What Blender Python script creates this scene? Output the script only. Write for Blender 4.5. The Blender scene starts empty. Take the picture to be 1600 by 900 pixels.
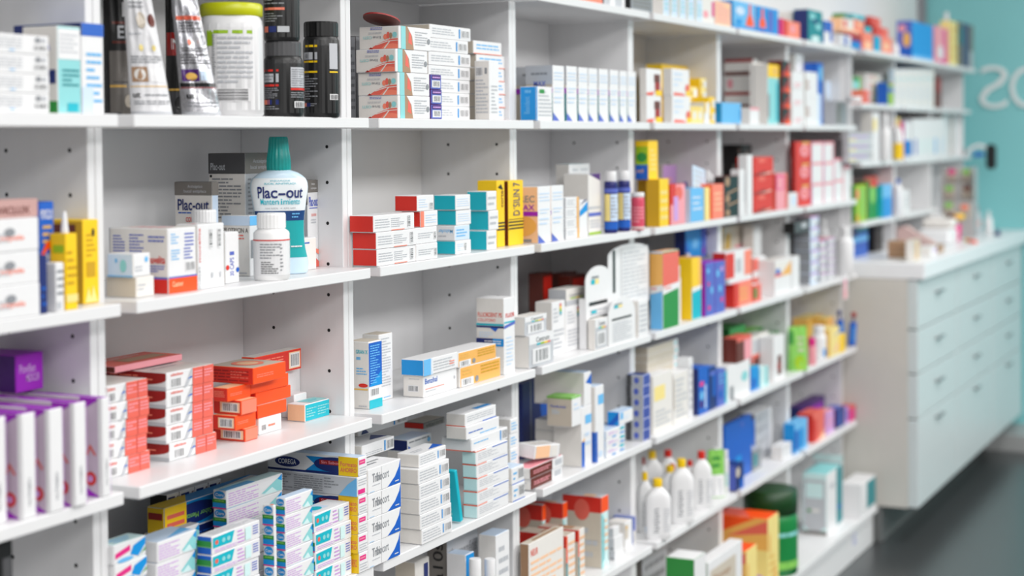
import bpy, math, random
from mathutils import Vector, Matrix

# ------------------------------------------------------------------ camera, light, exposure
SC = bpy.context.scene
COL = SC.collection
EYE = 1.61                                   # eye height above the floor
FPX, YAW, PITCH, ROLL, PY = 2581.2, 0.45766, 0.02834, -0.0081, 290.9
CAM = Vector((0.0, -1.72, EYE))
_F = Vector((math.cos(YAW)*math.cos(PITCH), math.sin(YAW)*math.cos(PITCH), -math.sin(PITCH)))
_R = Vector((math.sin(YAW), -math.cos(YAW), 0.0))
_U = _R.cross(_F)
RGT = math.cos(ROLL)*_R + math.sin(ROLL)*_U
UPV = math.cos(ROLL)*_U - math.sin(ROLL)*_R
cd = bpy.data.cameras.new('camera')
cam = bpy.data.objects.new('camera', cd); COL.objects.link(cam)
m = Matrix((RGT, UPV, -_F)).transposed().to_4x4(); m.translation = CAM
cam.matrix_world = m
cd.sensor_width = 36.0
cd.lens = FPX/1600*36
cd.shift_y = -(450-PY)/1600
cd.clip_start = .05; cd.clip_end = 60
cd.dof.use_dof = True
cd.dof.focus_distance = 3.25
cd.dof.aperture_fstop = 2.2
SC.camera = cam
SC.view_settings.view_transform = 'Standard'
SC.view_settings.look = 'None'
SC.view_settings.gamma = 1.0
SC.view_settings.use_curve_mapping = False
SC.view_settings.exposure = 0.06
wd = bpy.data.worlds.new('room_ambience'); SC.world = wd; wd.use_nodes = True
wd.node_tree.nodes['Background'].inputs[0].default_value = (1, .985, .965, 1)
wd.node_tree.nodes['Background'].inputs[1].default_value = 0.50
def lamp(x, y, z, sx, sy, power, tilt=0):
    l = bpy.data.lights.new('ceiling_panel_light', 'AREA'); l.shape = 'RECTANGLE'
    l.size = sx; l.size_y = sy; l.energy = power; l.color = (1, .99, .975)
    o = bpy.data.objects.new('ceiling_panel_light', l); COL.objects.link(o)
    o.location = (x, y, z); o.rotation_euler = (tilt, 0, 0)
for lx in (-.6, 1.4, 3.4, 5.4, 7.4): lamp(lx, -1.35, 2.95, 1.2, .62, 17)
for lx in (-.6, 1.4, 3.4, 5.4, 7.4): lamp(lx, -3.3, 2.95, 1.8, 1.2, 64)

# ------------------------------------------------------------------ pixel <-> place helpers
def solve(n, ax, P):
    i, j = [k for k in (0, 1, 2) if k != ax]
    return CAM[ax] - (n[i]*(P[i]-CAM[i]) + n[j]*(P[j]-CAM[j]))/n[ax]
def solveX(u, y, z): return solve(FPX*RGT - (u-800)*_F, 0, (0, y, z))
def solveY(u, x, z): return solve(FPX*RGT - (u-800)*_F, 1, (x, 0, z))
def solveZ(v, x, y): return solve(FPX*UPV + (v-PY)*_F, 2, (x, y, 0))
def ray(u, v, ax, val):
    r = _F + RGT*((u-800)/FPX) - UPV*((v-PY)/FPX)
    return CAM + r*((val-CAM[ax])/r[ax])
def depth(P): return (Vector(P)-CAM).dot(_F)

# ------------------------------------------------------------------ materials
PAL = dict(w=(.905,.905,.91), o=(.90,.885,.865), lg=(.74,.75,.77), g=(.55,.56,.58), dg=(.30,.30,.31), k=(.06,.06,.065),
    r=(.84,.16,.11), dr=(.62,.09,.08), or_=(.97,.32,.06), so=(.96,.52,.42), pe=(.97,.78,.62), y=(.97,.80,.05), ly=(.95,.87,.55),
    dy=(.80,.62,.05), te=(.02,.70,.77), dt=(.05,.52,.55), lt=(.55,.82,.83), b=(.06,.36,.75), lb=(.42,.72,.92), sb=(.02,.56,.85), nv=(.07,.15,.42),
    pb=(.33,.40,.75), pu=(.62,.10,.74), dp=(.30,.12,.45), lp=(.80,.62,.86), pk=(.94,.62,.66), mg=(.88,.16,.52), gn=(.15,.55,.22), dgn=(.06,.36,.12),
    lgn=(.52,.78,.35), lm=(.60,.75,.08), br=(.40,.14,.09), tan=(.66,.52,.40), gold=(.90,.72,.35), og=(.93,.70,.36), si=(.75,.76,.78), bg=(.80,.76,.70),
    dkp=(.77,.61,.59), lv=(.80,.73,.80), ro=(.90,.40,.34), bl=(.80,.87,.95), gy=(.47,.45,.43), tw=(.82,.93,.93))
def lin(c): return tuple((x/12.92 if x <= .04045 else ((x+.055)/1.055)**2.4) for x in c)
_M = {}
def mat(name, rough=.42, metal=0.0, clear=0.0, bump=0.0):
    key = (name if isinstance(name, str) else tuple(name), rough, metal, clear, bump)
    if key in _M: return _M[key]
    c = PAL[name] if isinstance(name, str) else name
    mt = bpy.data.materials.new('mat_%s' % (name if isinstance(name, str) else 'tone')); mt.use_nodes = True
    nt = mt.node_tree; b = nt.nodes['Principled BSDF']
    b.inputs['Roughness'].default_value = rough; b.inputs['Metallic'].default_value = metal
    l = lin(c)
    nz = nt.nodes.new('ShaderNodeTexNoise'); nz.inputs['Scale'].default_value = 9
    mx = nt.nodes.new('ShaderNodeMix'); mx.data_type = 'RGBA'
    mx.inputs[6].default_value = (*[x*.97 for x in l], 1); mx.inputs[7].default_value = (*[min(1, x*1.03) for x in l], 1)
    nt.links.new(nz.outputs['Fac'], mx.inputs[0]); nt.links.new(mx.outputs[2], b.inputs['Base Color'])
    if clear: b.inputs['Transmission Weight'].default_value = clear
    if bump:
        n2 = nt.nodes.new('ShaderNodeTexNoise'); n2.inputs['Scale'].default_value = 28; n2.inputs['Detail'].default_value = 5
        bp = nt.nodes.new('ShaderNodeBump'); bp.inputs['Strength'].default_value = bump; bp.inputs['Distance'].default_value = .01
        nt.links.new(n2.outputs['Fac'], bp.inputs['Height']); nt.links.new(bp.outputs['Normal'], b.inputs['Normal'])
    _M[key] = mt
    return mt

# ------------------------------------------------------------------ mesh collecting
class MB:
    def __init__(s): s.v = []; s.f = []; s.mi = []; s.mats = []; s.smooth = []
    def slot(s, mt):
        if mt not in s.mats: s.mats.append(mt)
        return s.mats.index(mt)
    def poly(s, pts, mt, smooth=False):
        i = len(s.v); s.v.extend(tuple(p) for p in pts); s.f.append(tuple(range(i, i+len(pts)))); s.mi.append(s.slot(mt)); s.smooth.append(smooth)
    def add(s, vs, fs, mt, smooth=False):
        i = len(s.v); s.v.extend(tuple(p) for p in vs); k = s.slot(mt)
        for f in fs: s.f.append(tuple(a+i for a in f)); s.mi.append(k); s.smooth.append(smooth)
    def box(s, x0, y0, z0, x1, y1, z1, mt, c=.001, fm=None):
        """box with chamfered edges; fm maps a face letter L F T R B D to a material of its own"""
        lo, hi = (x0, y0, z0), (x1, y1, z1); c = min(c, *( (h-l)*.3 for l, h in zip(lo, hi)))
        vs, idx = [], {}
        for sx in (0, 1):
            for sy in (0, 1):
                for sz in (0, 1):
                    sg = (sx, sy, sz)
                    for a in range(3):
                        p = [hi[i] - c if sg[i] else lo[i] + c for i in range(3)]
                        p[a] = hi[a] if sg[a] else lo[a]
                        idx[sg, a] = len(vs); vs.append(p)
        def face(keys):
            ids = [idx[k] for k in keys]
            ctr = Vector(((x0+x1)/2, (y0+y1)/2, (z0+z1)/2)); P = [Vector(vs[i]) for i in ids]
            n = (P[1]-P[0]).cross(P[2]-P[0]); mid = sum(P, Vector())/len(P)
            return ids if n.dot(mid-ctr) > 0 else ids[::-1]
        let = {(0,0):'L',(0,1):'R',(1,0):'F',(1,1):'B',(2,0):'D',(2,1):'T'}
        for a in range(3):
            o = [i for i in range(3) if i != a]
            for sd in (0, 1):
                ks = []
                for p, q in ((0,0),(1,0),(1,1),(0,1)):
                    sg = [0,0,0]; sg[a] = sd; sg[o[0]] = p; sg[o[1]] = q; ks.append((tuple(sg), a))
                s.add(vs, [face(ks)], (fm or {}).get(let[a, sd], mt)) if False else s._f(vs, face(ks), (fm or {}).get(let[a, sd], mt))
            for p in (0, 1):
                for q in (0, 1):
                    s0 = [0,0,0]; s0[o[0]] = p; s0[o[1]] = q; s1 = list(s0); s1[a] = 1
                    s._f(vs, face([(tuple(s0), o[0]), (tuple(s1), o[0]), (tuple(s1), o[1]), (tuple(s0), o[1])]), mt)
        for sx in (0, 1):
            for sy in (0, 1):
                for sz in (0, 1): s._f(vs, face([((sx,sy,sz), a) for a in range(3)]), mt)
    def _f(s, vs, ids, mt): s.poly([vs[i] for i in ids], mt)
    def tube(s, p, q, r, mt, n=12, r2=None):
        p, q = Vector(p), Vector(q); ax = (q-p).normalized(); a = ax.orthogonal().normalized(); b = ax.cross(a); r2 = r if r2 is None else r2
        A = [p + (a*math.cos(t*2*math.pi/n)+b*math.sin(t*2*math.pi/n))*r for t in range(n)]
        B = [q + (a*math.cos(t*2*math.pi/n)+b*math.sin(t*2*math.pi/n))*r2 for t in range(n)]
        s.add(A+B, [(i, (i+1) % n, n+(i+1) % n, n+i) for i in range(n)], mt, True)
        s.poly(A[::-1], mt); s.poly(B, mt)
    def mesh(s, name):
        me = bpy.data.meshes.new(name); me.from_pydata(s.v, [], s.f)
        for mt in s.mats: me.materials.append(mt)
        me.polygons.foreach_set('material_index', s.mi); me.polygons.foreach_set('use_smooth', s.smooth); me.update()
        return me
    def build(s, name, parent=None, loc=(0,0,0), rz=0):
        o = bpy.data.objects.new(name, s.mesh(name)); COL.objects.link(o); o.location = loc; o.rotation_euler = (0, 0, rz)
        if parent is not None: o.parent = parent
        return o

ALL_LABELS = {}
def tag(o, label, cat, group=None, kind=None):
    if kind: o['kind'] = kind
    if label:
        n = len(label.split())
        if not 4 <= n <= 16: print('LABELLEN', n, label)
        if label in ALL_LABELS: print('DUPLABEL', label)
        ALL_LABELS[label] = o.name
        o['label'] = label
    if cat: o['category'] = cat
    if group: o['group'] = group
    return o
def empty(name, loc, rz=0):
    o = bpy.data.objects.new(name, None); COL.objects.link(o); o.location = loc; o.rotation_euler = (0, 0, rz); o.empty_display_size = .05
    return o

# ------------------------------------------------------------------ printed matter on surfaces
_TX = {}
def text_polys(body, bold=.0):
    if (body, bold) in _TX: return _TX[body, bold]
    cu = bpy.data.curves.new('lettering', 'FONT'); cu.body = body; cu.resolution_u = 3; cu.offset = bold; cu.fill_mode = 'BOTH'
    ob = bpy.data.objects.new('lettering', cu); COL.objects.link(ob)
    dg = bpy.context.evaluated_depsgraph_get(); me = bpy.data.meshes.new_from_object(ob.evaluated_get(dg))
    vs = [tuple(v.co) for v in me.vertices]; fs = [tuple(p.vertices) for p in me.polygons]
    bpy.data.objects.remove(ob); bpy.data.curves.remove(cu); bpy.data.meshes.remove(me)
    if vs:
        a, b = min(v[0] for v in vs), max(v[0] for v in vs); c, d = min(v[1] for v in vs), max(v[1] for v in vs)
        vs = [((v[0]-a)/max(b-a, 1e-6), (v[1]-c)/max(d-c, 1e-6)) for v in vs]
    _TX[body, bold] = (vs, fs)
    return _TX[body, bold]
def decals(mb, spec, M, sub=1, rough=.42, off0=.0004):
    """prints SPEC on the surface M(x, y, offset); x and y run 0..1 over the printed area"""
    if not spec: return
    rn = random.Random(len(spec)*7 + ord(spec[-1])); off = off0
    def rect(x0, y0, x1, y1, mt, k=None):
        k = max(1, round(sub*abs(x1-x0))) if k is None else k
        for i in range(k):
            a, b = x0+(x1-x0)*i/k, x0+(x1-x0)*(i+1)/k
            mb.poly([M(a, y0, off), M(b, y0, off), M(b, y1, off), M(a, y1, off)], mt)
    for it in spec.split(';'):
        t = it.split()
        if not t: continue
        off += .00012
        if t[0] in 'rtbBsSenm':
            x0, y0, x1, y1 = map(float, t[1:5])
        if t[0] == 'f': rect(.004, .004, .996, .996, mat(t[1], rough))
        elif t[0] == 'r': rect(x0, y0, x1, y1, mat(t[5], rough))
        elif t[0] == 't':
            n = int(t[6]); mt = mat(t[5], rough); st = (y1-y0)/n
            for i in range(n):
                y = y1-st*(i+1)+st*.3; x = x0
                end = x1 if rn.random() < .6 else x0+(x1-x0)*rn.uniform(.5, .95)
                while x < end-.01:
                    w = min((x1-x0)*rn.uniform(.1, .3), end-x); rect(x, y, x+w, y+st*.42, mt); x += w+(x1-x0)*.03
        elif t[0] in 'bB':
            rect(x0, y0, x1, y1, mat('w', rough)); off += .00012; n = 11
            for i in range(n):
                p = (i+.2+.4*rn.random())/n; q = p+rn.choice((.3, .45, .6))/n
                if t[0] == 'b': rect(x0+(x1-x0)*(.05+.9*p), y0+(y1-y0)*.1, x0+(x1-x0)*(.05+.9*q), y1-(y1-y0)*.1, mat('dg', rough))
                else: rect(x0+(x1-x0)*.1, y0+(y1-y0)*(.05+.9*p), x1-(x1-x0)*.1, y0+(y1-y0)*(.05+.9*q), mat('dg', rough))
        elif t[0] in 'sSnm':                      # s across, S upwards, n upside down, m bold across
            vs, fs = text_polys(' '.join(t[6:]), .018 if t[0] == 'm' else .006); mt = mat(t[5], rough)
            fn = {'S': lambda a, b: (x1-(x1-x0)*b, y0+(y1-y0)*a), 'n': lambda a, b: (x1-(x1-x0)*a, y1-(y1-y0)*b)}.get(t[0], lambda a, b: (x0+(x1-x0)*a, y0+(y1-y0)*b))
            mb.add([M(*fn(*v), off) for v in vs], fs, mt)
        elif t[0] == 'e':
            n = 24; mb.poly([M((x0+x1)/2+(x1-x0)/2*math.cos(i*2*math.pi/n), (y0+y1)/2+(y1-y0)/2*math.sin(i*2*math.pi/n), off) for i in range(n)], mat(t[5], rough))
        elif t[0] == 'p':
            c = list(map(float, t[2:])); mb.poly([M(c[i], c[i+1], off) for i in range(0, len(c), 2)], mat(t[1], rough))

# ------------------------------------------------------------------ the shelving grid
X0, WB, DB, LIP, TP = 1.2837, .73903, .238, .0626, .018
ROW = {'0': .3247, 'A': .0235, 'B': -.2671, 'C': -.5578, 'D': -.8486, 'E': -1.1413}
BT = .020
TOP = {r: z+BT+EYE for r, z in ROW.items()}; TOP['F'] = .150
ORD = ['lowest', 'second', 'third', 'fourth', 'fifth', 'sixth', 'seventh', 'eighth', 'ninth', 'tenth']
def bay_x(k): return X0+k*WB, X0+(k+1)*WB

def carton_mesh(w, d, h, base, L, F, T, flap, rough=.42):
    """carton with its near lower corner at the origin, front on -Y; returns mesh, flap mesh, flap letter"""
    def split(s):
        t = s.strip().split(';', 1)
        return (t[0].split()[1], t[1] if len(t) > 1 else '') if t[0].startswith('f ') else (None, s)
    faces = {'L': split(L), 'F': split(F), 'T': split(T)}
    fm = {k: mat(v[0], rough) for k, v in faces.items() if v[0]}
    mb = MB(); mb.box(0, 0, 0, w, d, h, mat(base, rough), .0011, fm)
    maps = {'L': lambda x, y, o: Vector((-o, d*(1-x), h*y)), 'F': lambda x, y, o: Vector((w*x, -o, h*y)), 'T': lambda x, y, o: Vector((w*x, d*y, h+o))}
    fl = None; end = None
    if flap:
        end = 'L' if w >= max(d, h) else 'F' if d >= max(w, h) else 'T'
        g = .0016; t = .0006; fb = MB(); mt = fm.get(end, mat(base, rough))
        if end == 'L': fb.box(-t, g, g, .0002, d-g, h-g, mt, .0002)
        elif end == 'F': fb.box(g, -t, g, w-g, .0002, h-g, mt, .0002)
        else: fb.box(g, g, h-.0002, w-g, d-g, h+t, mt, .0002)
        decals(fb, faces[end][1], maps[end], off0=t+.0003); fl = fb.mesh('tuck_flap')
    for k in 'LFT':
        if k != end: decals(mb, faces[k][1], maps[k])
    return mb.mesh('carton'), fl, end

def K(cell, uB, uN, uR, vT, s, base, L='', F='', T='', d='', n=1, wh='', z=None, cat='medicine carton', name='medicine_carton', grp=None,
      off=None, rz=0, jit=.0025, flap=None, seed=None):
    """a carton (or a stack of N) from its picture outline: uB back-left edge, uN near edge, uR right edge, vT top of the near edge,
    s setback from the shelf's lip (or, above 1, the picture row of its foot). Values below 1 are metres."""
    r, k = cell[0], int(cell[1:]); zb = TOP[r] if z is None else z
    if s > 1: Y = ray(uN, s, 2, zb).y
    else: Y = -LIP+s if r != 'F' else -.14+s
    X = solveX(uN, Y, zb)
    w = uR if 0 < uR < 1 else solveX(uR, Y, zb)-X
    dp = uB if 0 < uB < 1 else solveY(uB, X, zb)-Y
    h = vT if 0 < vT < 1 else solveZ(vT, X, Y)-zb
    if Y+dp > DB-.006: dp = DB-.006-Y
    if w < .004 or dp < .004 or h < .004: print('THIN', d, round(w, 3), round(dp, 3), round(h, 3))
    lid = ceil_z(r, k, zb)
    if zb+h > lid-.004: h = lid-.004-zb
    ITEMS.append(dict(t='k', X=X, Y=Y, z=zb, w=w, d=dp, h=h, n=n, cell=(r, k), base=base, L=L, F=F, T=T, lab=d, wh=wh, cat=cat, name=name, grp=grp, off=off, rz=rz, jit=jit,
                      flap=(k <= 2) if flap is None else flap, seed=int(uN*3+h*1000), u0=uN, u1=uR if not 0 < uR < 1 else None, du=lambda o, X=X, Y=Y, zb=zb: solveX(uN+o, Y, zb)-X, vis=not 0 < uB < 1))
    return zb+h+.0004*n

LEVELS = {'G': .112, 'H': -.122, 'I': -.36}
def ceil_z(r, k, zb):
    zs = ([ROW[q] for q in '0ABCDE'] if k < 7 else [ROW['0']]+list(LEVELS.values())[:2 if k == 9 else 3])
    up = [q+EYE for q in zs if q+EYE > zb+.02]
    return min(up) if up and r != '0' else 9
ITEMS = []
def aabb(i):
    if i['t'] == 'j': return (i['X']-i['R'], i['X']+i['R'], i['Y']-i['ry'], i['Y']+i['ry'])
    return (i['X'], i['X']+i['w'], i['Y'], i['Y']+i['d'])
def back(i, e):
    """moves a thing back along its line of sight, as far as the shelf allows"""
    room = DB-.006-aabb(i)[3]; k = i['cell'][1]
    if i['t'] == 'k' and room < e:
        cut = min(e-room, i['d']-.012)
        if cut > 0: i['d'] -= cut; room += cut
    e = max(0, min(e, room)); x = (i['X']-CAM.x)/(i['Y']-CAM.y)*e; a, c = limits(i)
    i['Y'] += e; i['X'] += x; fit(i)
    return e
def limits(i):
    a, c = bay_x(i['cell'][1]); return a+TP+.001, c-TP-.001+(.05 if i['cell'][1] == 9 else 0)
def fit(i):
    """keeps a thing clear of the uprights of its unit"""
    r, k = i['cell']
    if r in '0J' or i['rz'] or i.get('fix'): return
    yf = -.0365 if k >= 7 else -.0015; a, c = limits(i); x0, x1, y0, y1 = aabb(i)
    if y1 <= yf: return
    if x1 > c:
        if i['t'] == 'k' and x1-c < .015 and i['w']-(x1-c) > .02: i['w'] -= x1-c; return
        if i['t'] == 'k' and yf-y0 > .014: i['d'] = yf-y0; return
        if i['t'] == 'k' and x0 < c-.008: i['w'] = min(i['w'], c-x0)
        else: i['X'] -= x1-c
    if x0 < a:
        if i['t'] == 'k' and yf-y0 > .014: i['d'] = yf-y0
        elif i['t'] == 'k' and x1-a > .012: i['X'] = a; i['w'] = x1-a
        else: i['X'] += a-x0
def settle():
    for i in ITEMS: fit(i)
    for turn in range(40):
        moved = 0
        for p in range(len(ITEMS)):
            for q in range(p+1, len(ITEMS)):
                A, B = ITEMS[p], ITEMS[q]
                if abs(A['X']-B['X']) > .7: continue
                ez = min(A['z']+A['h'], B['z']+B['h'])-max(A['z'], B['z'])
                if ez < .003: continue
                a, b = aabb(A), aabb(B); ex = min(a[1], b[1])-max(a[0], b[0])+.0022; ey = min(a[3], b[3])-max(a[2], b[2])+.0022
                if ex <= .0004 or ey <= .0004: continue
                moved += 1
                if turn < 10 and A['t'] == B['t'] == 'k' and A['u1'] and B['u1'] and abs(A['Y']-B['Y']) < .07 and abs(A['Y']-B['Y']) > .0005 and A['cell'][0] == B['cell'][0]:
                    p_, q_ = (A, B) if A['u0'] < B['u0'] else (B, A)
                    if p_['u1'] <= q_['u0']+2.5:           # neighbours in a row: bring both to one front line
                        f_, g_ = (A, B) if A['Y'] < B['Y'] else (B, A); k_ = (f_['Y']-CAM.y)/(g_['Y']-CAM.y)
                        g_['X'] = CAM.x+(g_['X']-CAM.x)*k_; g_['Y'] = f_['Y']; g_['w'] *= k_; fit(g_)
                        if q_['X'] < p_['X']+p_['w']+.0005: p_['w'] = max(.006, q_['X']-p_['X']-.0006)
                        continue
                fr, bk = (A, B) if a[2] <= b[2] else (B, A); lf, rt = (A, B) if a[0] <= b[0] else (B, A)
                room = DB-.006-aabb(bk)[3]+(max(0, bk['d']-.014) if bk['t'] == 'k' else 0)
                c_trim = 9 if fr['t'] == 'j' or fr.get('fix') or fr.get('keep') or fr['d']-ey < .012 else ey/fr['d']*(1.6 if fr['vis'] else .45)
                c_back = ey/room*.8 if room > ey and not bk.get('fix') else 9
                c_cut = 9 if lf['t'] == 'j' or lf['w']-ex < .006 else ex/lf['w']*2.2
                c_side = ex/.02 if not (lf.get('fix') or rt.get('fix')) else 5
                best = min(c_trim, c_back, c_cut, c_side)
                if best == c_trim: fr['d'] -= ey
                elif best == c_back: back(bk, ey)
                elif best == c_cut: lf['w'] -= ex
                elif rt.get('fix') or (turn % 2 and not lf.get('fix')): lf['X'] -= ex; fit(lf)
                else: rt['X'] += ex; fit(rt)
        if not moved: break
    print('SETTLE left', moved, 'after', turn)
def stock():
    """builds every carton at its settled place"""
    settle()
    for i in ITEMS:
        if i['t'] == 'j':
            if not i.get('fix'): i['o'].location = (i['X'], i['Y'], i['z']+.0004)
            continue
        n, hh = i['n'], i['h']/i['n']; rn = random.Random(i['seed'])
        me, fl, end = carton_mesh(i['w'], i['d'], hh, i['base'], i['L'], i['F'], i['T'], i['flap'])
        for q in range(n):
            lab = i['lab'] if n == 1 else ('%s, %s %s' % (i['lab'], ('topmost' if q == n-1 else ORD[n-1-q]+' down' if q else 'lowest'), i['wh']))
            o = bpy.data.objects.new(i['name'], me); COL.objects.link(o)
            dx = i['du'](i['off'][q]) if i['off'] else (rn.uniform(-1, 1)*min(i['jit'], .001) if n > 1 else 0)
            dy = rn.uniform(-1, 0)*i['jit']*.8 if n > 1 else 0
            o.location = (i['X']+dx, i['Y']+dy, i['z']+hh*q+.0004*(q+1))
            o.rotation_euler = (0, 0, math.radians(i['rz'])+(rn.uniform(-.008, .008) if n > 1 else 0))
            tag(o, lab, i['cat'], i['grp'] or ('cartons '+i['wh'] if n > 1 else None))
            if fl is not None: c = bpy.data.objects.new('tuck_flap', fl); COL.objects.link(c); c.parent = o

# ------------------------------------------------------------------ bottles, jars, tubes, pouches
class Loft:
    """surface of super-elliptic sections: prof is a list of (z, rx, ry, exponent)"""
    def __init__(s, prof): s.p = prof
    def at(s, z):
        p = s.p
        if z <= p[0][0]: return p[0][1:]
        for a, b in zip(p, p[1:]):
            if z <= b[0]:
                t = (z-a[0])/max(b[0]-a[0], 1e-9)
                return tuple(a[i]+(b[i]-a[i])*t for i in (1, 2, 3))
        return p[-1][1:]
    def pt(s, ang, z, off=0):                       # ang 0 faces local -Y, positive to the +X side
        rx, ry, e = s.at(z); c, q = math.sin(ang), -math.cos(ang)
        x = math.copysign(abs(c)**(2/e), c)*(rx+off); y = math.copysign(abs(q)**(2/e), q)*(ry+off)
        return Vector((x, y, z))
    def mesh(s, mb, mt, n=36, caps=True, z0=None, z1=None, ribs=0, ribd=.0006):
        zs = [q[0] for q in s.p]; rings = []
        for z, rx, ry, e in s.p:
            ring = []
            for i in range(n):
                p = s.pt(i*2*math.pi/n, z)
                if ribs and i % 2: p.x *= 1-ribd/max(rx, .001); p.y *= 1-ribd/max(ry, .001)
                ring.append(p)
            rings.append(ring)
        vs = [p for r in rings for p in r]; fs = []
        for k in range(len(rings)-1):
            for i in range(n): fs.append((k*n+i, k*n+(i+1) % n, (k+1)*n+(i+1) % n, (k+1)*n+i))
        mb.add(vs, fs, mt, not ribs)
        if caps: mb.poly(rings[0][::-1], mt); mb.poly(rings[-1], mt)
    def label(s, mb, mt, z0, z1, a0, a1, spec='', n=16, off=.0004, nz=None):
        zs = [z0]+[q[0] for q in s.p if z0 < q[0] < z1]+[z1]
        for za, zb in zip(zs, zs[1:]):
            for i in range(n):
                p, q = a0+(a1-a0)*i/n, a0+(a1-a0)*(i+1)/n
                mb.add([s.pt(p, za, off), s.pt(q, za, off), s.pt(q, zb, off), s.pt(p, zb, off)], [(0, 1, 2, 3)], mt, True)
        decals(mb, spec, lambda x, y, o: s.pt(a0+(a1-a0)*x, z0+(z1-z0)*y, off+o), sub=12)
def smooth_prof(pts, n=6):
    """rounds a coarse profile (z, rx, ry, e) with Catmull-Rom"""
    out = []
    for i in range(len(pts)-1):
        p0, p1, p2, p3 = pts[max(i-1, 0)], pts[i], pts[i+1], pts[min(i+2, len(pts)-1)]
        for j in range(n):
            t = j/n
            q = [.5*(2*p1[k]+(p2[k]-p0[k])*t+(2*p0[k]-5*p1[k]+4*p2[k]-p3[k])*t*t+(3*p1[k]-p0[k]-3*p2[k]+p3[k])*t**3) for k in range(4)]
            q[0] = max(q[0], out[-1][0]+1e-5) if out else q[0]; q[1] = max(q[1], .0005); q[2] = max(q[2], .0005); out.append(tuple(q))
    out.append(pts[-1]); return out
FACE = math.radians(-56)                            # the way most bottles are turned, towards the aisle's near end
def spot(cell, u0, u1, vT, s, z=None):
    """centre, radius and height of an upright round thing from its outline"""
    r = cell[0]; zb = TOP[r] if z is None else z; u = (u0+u1)/2
    Y = ray(u, s, 2, zb).y if s > 1 else (-LIP if r != 'F' else -.14)+s
    X = solveX(u, Y, zb); rad = (u1-u0)/2*depth((X, Y, zb))/FPX
    h = vT if 0 < vT < 1 else solveZ(vT, X, Y)-zb
    return X, Y, zb, rad, h
def jar(cell, u0, u1, vT, s, d, body, cap, capf=.2, capr=.92, lab=None, labz=(.12, .75), spec='', z=None, name='pill_bottle', cat='bottle', grp=None,
        flat=1.0, e=2.0, neck=.0, rz=FACE, lidspec='', span=1.5, ribs=True, rough=.35, capname='cap', topr=None):
    """round jar or bottle: body, cap, label"""
    X, Y, zb, R, h = spot(cell, u0, u1, vT, s, z); h = min(h, ceil_z(cell[0], int(cell[1:]), zb)-.004-zb)
    hb = h*(1-capf); ry = R*flat; t = empty(name, (X, Y, zb+.0004), rz); sh = min(R*.5, hb*.12)
    cr = R*capr
    p = [(0, R*.93, ry*.93, e), (.0035, R, ry, e)]
    nk = cr*.9
    if neck > 0:
        zsn = hb*(1-neck)
        p += [(zsn, R, ry, e)] + [(zsn+(hb*neck)*q*.9, nk+(R-nk)*math.cos(q*1.45), nk+(ry-nk)*math.cos(q*1.45), e+(2-e)*q) for q in (.3, .55, .75, .9)] + [(hb, nk, min(nk, ry), 2)]
    else:
        p += [(hb-sh, R, ry, e), (hb-sh*.35, R*.975, ry*.975, e), (hb, R*.90, ry*.90, e)]
    lo = Loft(p); b = MB(); lo.mesh(b, mat(body, rough)); b.build('body', t)
    if capf > 0:
        c = Loft([(hb, cr*.97, min(cr, ry*.98)*.97, 2), (hb+.001, cr, min(cr, ry*.99), 2), (h-.003, cr*(topr or 1), min(cr, ry*.99)*(topr or 1), 2), (h, cr*.94*(topr or 1), min(cr, ry*.99)*.94*(topr or 1), 2)])
        cb = MB(); c.mesh(cb, mat(cap, rough), 48 if ribs else 32, ribs=1 if ribs else 0)
        if lidspec: decals(cb, lidspec, lambda x, y, o: c.pt((x-.5)*2.6, hb+(h-hb)*y, o), sub=12)
        cb.build(capname, t)
    if lab or spec:
        lb = MB(); lo.label(lb, mat(lab or body, rough), hb*labz[0], hb*labz[1], -span, span, spec); lb.build('label', t)
    tag(t, d, cat, grp); ITEMS.append(dict(t='j', X=X, Y=Y, z=zb, R=R, ry=R if abs(flat-1) > .01 else ry, h=h, cell=(cell[0], int(cell[1:])), o=t, rz=0, vis=False))
    return t
# ------------------------------------------------------------------ setting
MW = mat((.89, .89, .895), .35)
def plain(name, col, rough=.6, bump=0): return mat(col, rough, bump=bump)
b = MB(); b.box(-1, -6, -.1, 9.1, .36, 0, plain('floor', (.235, .245, .25), .28), .001)
for k in range(1, 8): b.box(-1, -.30-k*.62, .0, 8.96, -.297-k*.62, .0004, mat((.20, .21, .215), .4), .0001)
b.build('floor')['kind'] = 'structure'
b = MB(); b.box(-1, DB+.012, 0, 8.98, .36, 3.0, mat((.93, .935, .94), .6)); b.build('wall_back')['kind'] = 'structure'
TEAL = (.52, .79, .80)
b = MB(); b.box(8.98, -5, 0, 9.1, .36, 3.0, mat(TEAL, .45)); o = b.build('wall_end'); o['kind'] = 'structure'
b = MB(); b.box(8.62, -5, 0.0005, 8.9795, -.156, .085, mat((.62, .63, .63), .4)); b.build('baseboard_end')['kind'] = 'structure'
b = MB(); b.box(8.945, DB-.03, .9, 8.9795, DB+.0115, 3.0, mat((.55, .56, .58), .4)); b.build('trim_1')['kind'] = 'structure'
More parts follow.
